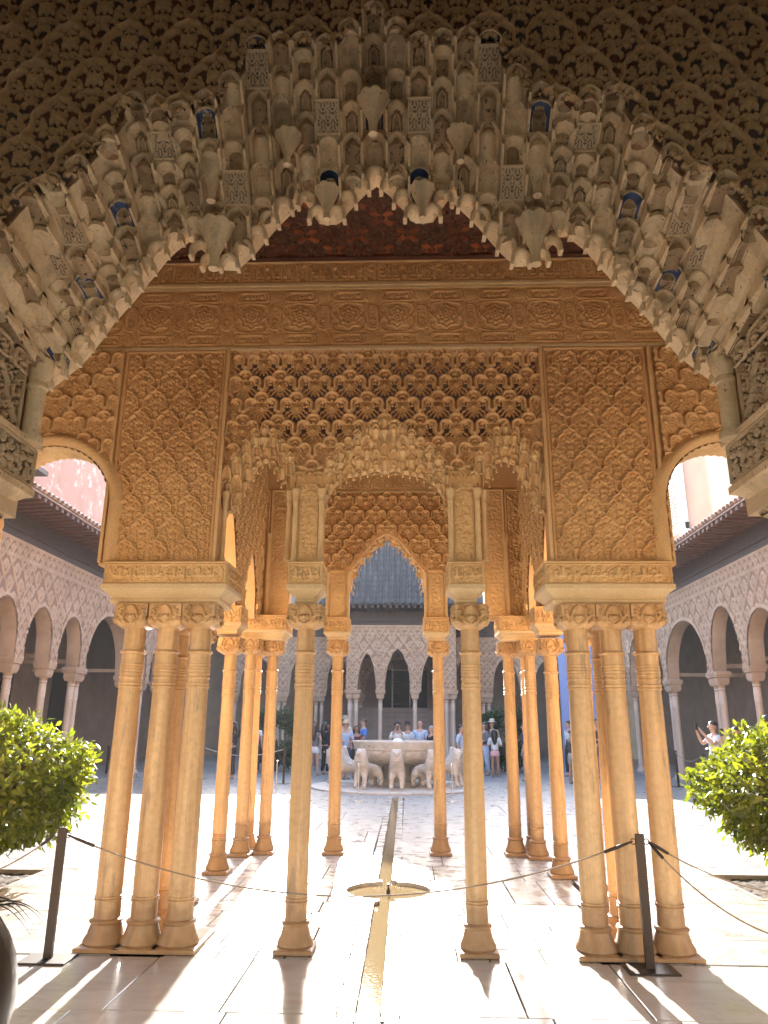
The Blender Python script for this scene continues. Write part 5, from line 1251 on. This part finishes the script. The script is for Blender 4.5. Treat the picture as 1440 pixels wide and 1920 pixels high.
def person(label, px, Y, h, face, arms='down', top=('white', .5), bot=('long', 'black'), hair=('short', HAIRD), hat=None, skin=SKIN, X=None, grp='visitors in the court', stance=.02, base=0.0):
    x = X if X is not None else (px-766)/1437*Y
    t = thing('person', label, 'person', (x, Y, base), grp); t.rotation_euler = (0, 0, R(face))
    S = lambda p: (p[0]*h, p[1]*h, p[2]*h)
    V = [(0, 0, .52), (0, 0, .60), (0, -.004, .71), (0, .004, .785), (0, .004, .838), (0, -.01, .882), (0, -.006, .93), (0, 0, .968)]
    E = [(i, i+1) for i in range(7)]; r_ = [(.082, .058), (.068, .05), (.082, .055), (.062, .045), (.028, .028), (.036, .043), (.046, .055), (.034, .042)]
    TV, TE, TR = list(V[:4]), [(0, 1), (1, 2), (2, 3)], [(.094, .070), (.080, .062), (.094, .067), (.066, .05)]
    BV, BE, BR = [V[0], (0, 0, .57)], [(0, 1)], [(.09, .066), (.082, .062)]
    hemz = {'long': .05, 'shorts': .34, 'mini': .40}.get(bot[0])
    for sx in (-1, 1):
        k = len(V); e_, w_, p_ = [(sx*q[0], q[1], q[2]) for q in ARMS[arms]]
        V += [(sx*.098, .004, .782), e_, w_, p_]; E += [(3, k), (k, k+1), (k+1, k+2), (k+2, k+3)]; r_ += [.036, .025, .017, (.013, .009)]
        d = Vector(p_)-Vector(w_); d.normalize(); sd_ = d.cross(Vector((0, 1, 0) if abs(d.y) < .8 else (0, 0, 1))).normalized()
        for q in (-.5, -.17, .17, .5):
            V.append(tuple(Vector(p_)+d*(.034-abs(q)*.01)+sd_*q*.02)); E.append((k+3, len(V)-1)); r_.append(.0048)
        V.append(tuple(Vector(w_)+d*.026+sd_*sx*.018)); E.append((k+2, len(V)-1)); r_.append(.005)
        k2 = len(V); f_ = stance*sx
        V += [(sx*.048, 0, .485), (sx*.055, -.012+f_, .285), (sx*.056, .012+f_*1.6, .048), (sx*.062, -.06+f_*1.6, .02)]; E += [(0, k2), (k2, k2+1), (k2+1, k2+2), (k2+2, k2+3)]; r_ += [.06, .037, .024, (.022, .016)]
        q = len(TV); sl2 = top[1]
        m_ = Vector((sx*.098, .004, .782)).lerp(Vector(e_), min(1, sl2*2)); TV += [(sx*.1, .004, .785), tuple(m_)]; TE += [(3, q), (q, q+1)]; TR += [.044, .038]
        if sl2 > .5: TV.append(tuple(Vector(e_).lerp(Vector(w_), (sl2-.5)*1.8))); TE.append((q+1, q+2)); TR.append(.026)
        if hemz:
            q = len(BV); hz = hemz
            BV += [(sx*.05, 0, .47)]; BE += [(0, q)]; BR += [.072]
            BV += [(sx*.056, -.012+f_, max(.29, hz))]; BE += [(q, q+1)]; BR += [.053]
            if hz < .2: BV += [(sx*.057, .01+f_*1.6, hz+.01)]; BE += [(q+1, q+2)]; BR += [.038]
    sc3 = lambda R_: [tuple(a*h for a in q) if isinstance(q, tuple) else q*h for q in R_]
    body = skinned([S(p) for p in V], E, sc3(r_), skin, 'body', 1)
    nb = MB(); ball(nb, S((0, -.066, .912)), (.008*h, .012*h, .013*h), 6)
    for sx in (-1, 1): ball(nb, S((sx*.05, .0, .918)), (.006*h, .013*h, .018*h), 6)
    join_into(body, nb); bo = local('body', body, t)
    for sx in (-1, 1): local('eye', ball(MB(), S((sx*.019, -.058, .929)), (.006*h, .003*h, .004*h), 6).mesh('eye', EYE), bo)
    local('shirt', skinned([S(p) for p in TV], TE, sc3(TR), FAB[top[0]], 'shirt', 1), t)
    if hemz: local('trousers' if bot[0] == 'long' else 'shorts', skinned([S(p) for p in BV], BE, sc3(BR), FAB[bot[1]], 'bottoms', 1), t)
    else: local('skirt', MB().lathe([(.118*h, .22*h), (.10*h, .42*h), (.094*h, .52*h), (.078*h, .60*h)], 16).mesh('skirt', FAB[bot[1]], 60), t)
    for sx in (-1, 1): local('shoe', ball(MB(), S((sx*.06, -.022+stance*sx*1.6, .018)), (.028*h, .062*h, .02*h), 8).mesh('shoe', SHOE, 60), t)
    if hair[0] != 'bald':
        hb = MB(); v = []; f = []; sg_ = 14
        for j in range(8):
            p_ = math.pi/2-j*.26
            for i in range(sg_):
                a = 2*math.pi*i/sg_; front = max(0, -math.sin(a)); q = max(p_, -.15+front*.62)
                v.append(S((.054*math.cos(q)*math.cos(a), .004+.063*math.cos(q)*math.sin(a), .934+.056*math.sin(q))))
        for j in range(7):
            for i in range(sg_): i2 = (i+1) % sg_; f.append((j*sg_+i, (j+1)*sg_+i, (j+1)*sg_+i2, j*sg_+i2))
        hb.add(v, f)
        if hair[0] == 'long':
            hb.tube([S((0, .045, .95)), S((0, .058, .88)), S((0, .062, .80)), S((0, .06, .72)), S((0, .055, .67))], 1, 10, radii=[.04*h, .055*h, .06*h, .05*h, .02*h])
            for sx in (-1, 1): hb.tube([S((sx*.035, .02, .95)), S((sx*.052, .012, .88)), S((sx*.05, .0, .80))], 1, 7, radii=[.022*h, .024*h, .012*h])
        if hair[0] == 'curly':
            for _ in range(26): a, q = rng.uniform(0, 6.28), rng.uniform(-.1, 1.4); ball(hb, S((.055*math.cos(q)*math.cos(a), .012+.062*math.cos(q)*abs(math.sin(a))*rng.choice((1, 1, -.5)), .94+.055*math.sin(q))), (.02*h,)*3, 6)
        local('hair', hb.mesh('hair', hair[1], 70), t)
    if hat:
        hm = MB().lathe([(.10*h, .957*h), (.102*h, .953*h), (.054*h, .965*h), (.052*h, 1.0*h), (.04*h, 1.022*h), (.0, 1.018*h)], 18, 0, 0, cap=False).mesh('hat', hat, 50); local('hat', hm, t)
    return t
W = [
 dict(label='woman seen from behind in white shorts and grey sleeveless top, left of the fountain', px=590, Y=24.8, h=1.62, face=165, arms='fold', top=('grey', .1), bot=('mini', 'white'), hair=('long', HAIRB)),
 dict(label='woman in black with pale collar standing right of the white shorts', px=611, Y=25.4, h=1.68, face=120, top=('black', .9), bot=('long', 'black'), hair=('long', HAIRD)),
 dict(label='dark haired woman in black facing the camera behind the white shorts', px=588, Y=28.3, h=1.70, face=10, top=('black', .6), bot=('long', 'grey'), hair=('long', HAIRD)),
 dict(label='man in straw hat and striped blue shirt left of the fountain bowl', px=648, Y=23.5, h=1.70, face=15, arms='hold', top=('stripe', .45), bot=('shorts', 'navy'), hat=STRAW),
 dict(label='taller visitor in beige cap behind the striped shirt', px=646, Y=26.6, h=1.86, face=170, top=('cream', .6), bot=('long', 'khaki'), hat=plain('beige_felt', (.36, .31, .24), .9)),
 dict(label='smiling woman in maroon sleeveless top beside the striped shirt', px=668, Y=24.3, h=1.58, face=5, top=('maroon', .1), bot=('long', 'black'), hair=('long', HAIRD), skin=SKIN2),
 dict(label='man in bright blue T-shirt turned to the left', px=681, Y=25.6, h=1.80, face=-75, arms='hold', top=('blue', .45), bot=('long', 'grey'), hair=('short', HAIRB)),
 dict(label='curly haired visitor in white blouse raising a camera behind the bowl', px=745, Y=23.9, h=1.68, face=0, arms='cam', top=('white', .85), bot=('long', 'cream'), hair=('curly', HAIRD)),
 dict(label='visitor in dark brimmed hat and white shirt behind the bowl', px=764, Y=24.9, h=1.68, face=-10, top=('white', .8), bot=('long', 'grey'), hat=plain('dark_felt', (.03, .022, .02), .9)),
 dict(label='balding man in light blue shirt behind the bowl', px=787, Y=24.1, h=1.76, face=-8, arms='hold', top=('lblue', .5), bot=('long', 'khaki'), hair=('bald', HAIRG)),
 dict(label='older man in dark shirt at the right rim of the bowl', px=808, Y=23.7, h=1.58, face=-60, arms='hold', top=('black', .6), bot=('long', 'khaki'), hair=('short', HAIRG)),
 dict(label='visitor in pale blue shirt and beige trousers beside the lone front right column', px=863, Y=24.0, h=1.62, face=60, top=('lblue', .5), bot=('long', 'cream'), hair=('short', HAIRD)),
 dict(label='man in cream bucket hat looking down, behind the pink shorts', px=921, Y=26.3, h=1.78, face=-30, arms='hold', top=('khaki', .5), bot=('long', 'grey'), hat=plain('cream_cotton', (.5, .44, .34), .9)),
 dict(label='visitor in grey beside the cream bucket hat', px=906, Y=25.8, h=1.72, face=-60, arms='hold', top=('grey', .9), bot=('long', 'lblue'), hair=('long', HAIRB)),
 dict(label='girl from behind in white top and pink shorts with long black hair', px=925, Y=25.0, h=1.48, face=175, arms='fold', top=('white', .5), bot=('mini', 'pink'), hair=('long', HAIRD), skin=SKIN2),
 dict(label='man in navy top and khaki shorts between the rear right columns', px=981, Y=23.3, h=1.68, face=-110, top=('navy', .6), bot=('shorts', 'khaki'), hair=('short', HAIRD)),
 dict(label='bearded man in white shirt before the blue tarpaulin', px=1062, Y=25.5, h=1.78, face=-80, top=('white', .8), bot=('long', 'black'), hair=('short', HAIRD)),
 dict(label='boy in dark tee and patterned shorts before the blue tarpaulin', px=1067, Y=22.4, h=1.50, face=120, arms='hold', top=('olive', .5), bot=('shorts', 'camo'), hair=('short', HAIRD), skin=SKIN2),
 dict(label='man in black T-shirt between the right cluster columns', px=1114, Y=25.0, h=1.84, face=20, arms='hold', top=('black', .5), bot=('shorts', 'grey'), hair=('short', HAIRD)),
 dict(label='woman in white dress raising a phone behind the right orange tree', px=1328, Y=17.0, h=1.72, face=-80, arms='reach', top=('white', .35), bot=('skirt', 'white'), hair=('short', HAIRD)),
 dict(label='dark haired woman lifting a phone just above the right orange tree', px=1370, Y=15.6, h=1.60, face=-70, arms='reach', top=('black', .8), bot=('long', 'black'), hair=('long', HAIRD)),
 dict(label='man with dark backpack and grey top at the right edge', px=1428, Y=13.6, h=1.80, face=170, top=('grey', .5), bot=('long', 'black'), hair=('short', HAIRD)),
 dict(label='woman in black between the rear left columns, in profile', px=437, Y=23.3, h=1.66, face=-90, top=('black', .6), bot=('long', 'black'), hair=('long', HAIRD)),
 dict(label='woman from behind in white top and black trousers between the rear left columns', px=478, Y=25.5, h=1.70, face=170, top=('white', .3), bot=('long', 'black'), hair=('long', HAIRD)),
]
for d in W: person(**d)
kid = person('dark haired child close up, back of the head cut by the lower left edge', 0, 1.0, 1.33, 175, top=('brown', .6), bot=('long', 'navy'), hair=('short', HAIRB), X=-.568, grp=None)
kb = MB(); hx, hy, hz = 0, .012*1.33, .925*1.33
ball(kb, (hx, hy, hz), (.092, .098, .115), 32)
for k in range(8):
    q = rng.uniform(-1, 1); st = (-.035-.02*rng.random(), .03*q, hz+.098+.012*rng.random())
    ln = rng.uniform(.03, .075); P_ = [(st[0]-ln*t, st[1]+.015*q*t, st[2]+.012*t-.05*t*t*(1+.4*q)) for t in np.linspace(0, 1, 9)]
    kb.tube(P_, .001, 5, radii=[.0011*(1-t)+.00015 for t in np.linspace(0, 1, 9)])
local('loose_hair', kb.mesh('loose_hair', HAIRB, 180), kid)
for i, (x, y, z, lab) in enumerate(((6.265, 16.935, 1.58, 'small phone held up by the woman in the white dress'), (6.215, 15.48, 1.47, 'pale phone held up by the dark haired woman above the orange tree'), (-.35, 23.67, 1.49, 'black camera raised by the curly haired visitor'))):
    tag(MB().box(x-.035, x+.035, y-.02, y+.02, z-.07, z+.07).obj('camera' if i == 2 else 'phone', METAL), lab, 'camera' if i == 2 else 'phone')

# ------------------------------------------------------------------ orange trees and far hedges
def leaves(name, parent, mat, c, rad, count, L, seed, droop=.35, shell=.55, box=False):
    q = np.random.RandomState(seed)
    d = q.normal(size=(count, 3)); d /= np.linalg.norm(d, axis=1)[:, None]
    rr = shell+(1-shell)*q.rand(count)**.6
    lump = 1+.10*np.sin(d[:, 0]*5+seed)*np.cos(d[:, 2]*6+seed)+.07*np.sin(d[:, 1]*9+2*seed)+.05*q.normal(size=count)
    if box: d = np.sign(d)*np.abs(d)**.45; d /= np.maximum(1e-6, np.abs(d).max(1))[:, None]*.5+np.linalg.norm(d, axis=1)[:, None]*.5
    P = np.array(c)+d*rr[:, None]*lump[:, None]*np.array(rad)
    ax = d*.75+q.normal(size=(count, 3))*.55; ax[:, 2] -= droop; ax /= np.linalg.norm(ax, axis=1)[:, None]
    sd_ = np.cross(ax, d+q.normal(size=(count, 3))*.5); sd_ /= np.linalg.norm(sd_, axis=1)[:, None]+1e-9
    nn = np.cross(sd_, ax); ln = L*(.6+.7*q.rand(count))[:, None]; wd = ln*.21
    pts = [P, P+ax*ln*.35+sd_*wd+nn*wd*.35, P+ax*ln*.7+sd_*wd*.75+nn*wd*.2-nn*ln*.05, P+ax*ln-nn*ln*.14, P+ax*ln*.7-sd_*wd*.75+nn*wd*.2-nn*ln*.05, P+ax*ln*.35-sd_*wd+nn*wd*.35, P+ax*ln*.35, P+ax*ln*.7-nn*ln*.05]
    V = np.stack(pts, 1).reshape(-1, 3); base = np.arange(count)[:, None]*8
    fs = np.concatenate([base+np.array(k) for k in ((0, 6, 1, 1), (0, 5, 6, 6), (6, 7, 2, 1), (5, 4, 7, 6), (7, 3, 2, 2), (4, 3, 7, 7))])
    faces = [tuple(dict.fromkeys(f)) for f in fs.tolist()]
    me = bpy.data.meshes.new(name); me.from_pydata(V.tolist(), [], faces)
    tn = np.repeat(np.clip(.15+.75*q.rand(count)**1.3, 0, 1), 8).astype(np.float32)
    a = me.attributes.new('tone', 'FLOAT', 'POINT'); a.data.foreach_set('value', tn)
    me.polygons.foreach_set('use_smooth', [True]*len(me.polygons)); me.materials.append(mat); me.update()
    return link(bpy.data.objects.new(name, me), parent)
def tree(label, x, y, c, rad, seed, count=12000):
    t = thing('orange_tree', label, 'tree', (x, y, 0), 'orange trees in the court beds')
    MB().tube([(x, y, -.08), (x+.02, y, .3), (x, y+.02, .7)], 1, 10, radii=[.09, .075, .06]).obj('trunk', BARK, t, 60)
    b = MB(); q = random.Random(seed)
    for k in range(70):
        a, e = q.uniform(0, 6.28), q.uniform(-.5, 1.3); p0 = Vector((x, y, .4+.3*q.random())); p3 = Vector((c[0]+rad[0]*.92*math.cos(a)*math.cos(e), c[1]+rad[1]*.92*math.sin(a)*math.cos(e), c[2]+rad[2]*.9*math.sin(e)))
        m_ = p0.lerp(p3, .5)+Vector((q.uniform(-.1, .1), q.uniform(-.1, .1), .1)); b.tube([p0, p0.lerp(m_, .5)+Vector((0, 0, .05)), m_, p3], 1, 5, radii=[.03, .02, .012, .004])
    o = b.obj('branches', BARK, t, 60); o['kind'] = 'stuff'
    o = leaves('crown', t, LEAF, c, rad, count, .095, seed, .3, .74); o['kind'] = 'stuff'
    return t
tree('low rounded orange tree with glossy leaves at the left edge, its right side sunlit', -4.72, 8.2, (-4.62, 8.2, .95), (1.14, .98, .66), 4)
tree('low rounded orange tree at the right edge with bright yellow-green crown', 4.22, 8.45, (4.28, 8.4, .92), (1.13, .98, .70), 9)
for lab, x, y, rx in (('dense dark green clipped tree before the far gallery, left of the fountain', -4.75, 27.3, .75), ('dense dark green clipped tree before the far gallery, behind the bucket hat', 3.5, 28.0, .85)):
    t = thing('clipped_tree', lab, 'tree', (x, y, 0), 'clipped trees at the far end')
    MB().tube([(x, y, 0), (x, y, 1)], .09, 8).obj('trunk', BARK, t)
    leaves('crown', t, LEAFD, (x, y, 1.15), (rx, .8, .95), 5200, .15, int(x*7+90), .2, .7, True)['kind'] = 'stuff'

# ------------------------------------------------------------------ rope posts and ropes
def post(label, x, y, h=.84, rot=0, mat=METAL, round_=False, grp='dark rope posts'):
    t = thing('rope_post', label, 'rope post', (x, y, 0), grp); t.rotation_euler = (0, 0, rot)
    if round_:
        local('post', MB().lathe([(.014, .01), (.014, h), (.024, h+.01), (.018, h+.04), (0, h+.045)], 12, cap=False).mesh('post', mat, 40), t)
        local('base_plate', MB().lathe([(.15, .001), (.15, .01), (.03, .022)], 24).mesh('base_plate', mat, 30), t)
    else:
        local('post', MB().mold(-.029, .029, -.014, .014, [(0, .008), (0, h-.004), (-.004, h)]).mesh('post', mat), t)
        local('base_plate', MB().mold(-.165, .165, -.12, .12, [(0, .001), (0, .010), (-.003, .013)]).mesh('base_plate', mat), t)
        for sx in (-1, 1): local('ring', MB().tube([(sx*(.045+.018*math.cos(a)), 0, h-.05+.018*math.sin(a)) for a in np.linspace(0, 6.28, 13)], .0035, 6).mesh('ring', mat, 60), t)
    return t
def rope(label, a, b_, sag, r=.0056, mat=ROPEM, hooks=True, grp=None):
    a, b_ = Vector(a), Vector(b_); P = []
    for i in range(41):
        t = i/40; p = a.lerp(b_, t); p.z -= sag*4*t*(1-t); P.append(p)
    d0 = (P[1]-P[0]).normalized(); L = (b_-a).length
    t = thing('rope', label, 'rope', tuple(a), grp)
    MB().tube(P, r, 8).obj('cord', mat, t, 60)
    if hooks:
        for e, q in ((0, P[2]), (40, P[38])): MB().tube([P[e], P[e].lerp(q, .45), q], 1, 8, radii=[.006, .012, .011]).obj('hook', METAL, t, 60)
    return t
post('dark flat rope post at the left, in front of the left column cluster', -2.47, 5.60)
post('dark flat rope post at the right, in front of the right column cluster', 1.60, 5.60)
rope('long sagging rope across the pavilion front between the two near posts', (-2.43, 5.6, .79), (1.55, 5.6, .79), .37)
rope('rope running off the left edge from the left post', (-2.52, 5.6, .79), (-4.4, 5.75, .79), .36)
rope('slack rope from the right post towards the orange tree bed', (1.66, 5.6, .79), (4.6, 7.0, .79), .44)
rope('deeply hanging rope from the right post towards the lower right edge', (1.66, 5.6, .785), (3.2, 4.7, .79), .50)
for i, (x, y, lab) in enumerate(((-1.08, 16.75, 'slim steel rope stand left of the channel before the lions'), (.93, 16.95, 'slim steel rope stand right of the channel before the lions'), (-3.05, 17.9, 'short steel rope stand in the bright floor patch left of the fountain'))):
    post(lab, x, y, .72, 0, CHROME, True, 'steel rope stands')
for x, y, lab in ((-3.45, 21.4, 'dark rope post with bright top left of the fountain lions'), (-9.0, 22.9, 'dark rope post beside the left gallery wall'), (-6.2, 23.0, 'dark rope post seen left of the rear left columns'), (7.35, 21.6, 'dark rope post beside the right gallery, nearer one'), (7.5, 20.0, 'dark rope post at the right gallery by the woman in white')):
    post(lab, x, y, .95)
rope('light rope stretched left of the fountain in front of the clipped tree', (-3.45, 21.4, .92), (-6.2, 23.0, .92), .22, .010, fabric('pale_cord', (.6, .56, .5)), False)
rope('light rope between the posts by the right gallery', (7.35, 21.6, .9), (7.5, 20.0, .9), .2, .010, ROPEM, False)

# ------------------------------------------------------------------ air: thin bright haze over the court
HZ = bpy.data.materials.new('haze'); HZ.use_nodes = True; n = HZ.node_tree; n.nodes.clear()
o_ = n.nodes.new('ShaderNodeOutputMaterial'); v_ = n.nodes.new('ShaderNodeVolumePrincipled')
v_.inputs['Density'].default_value = .0012; v_.inputs['Color'].default_value = (.97, .94, .93, 1)
n.links.new(v_.outputs[0], o_.inputs['Volume'])
tag(MB().box(-66, 66, -8, 86, -1.5, 17.5).obj('haze', HZ), 'thin bright summer haze filling the court', 'haze', kind='stuff')
scene.cycles.volume_bounces = 0
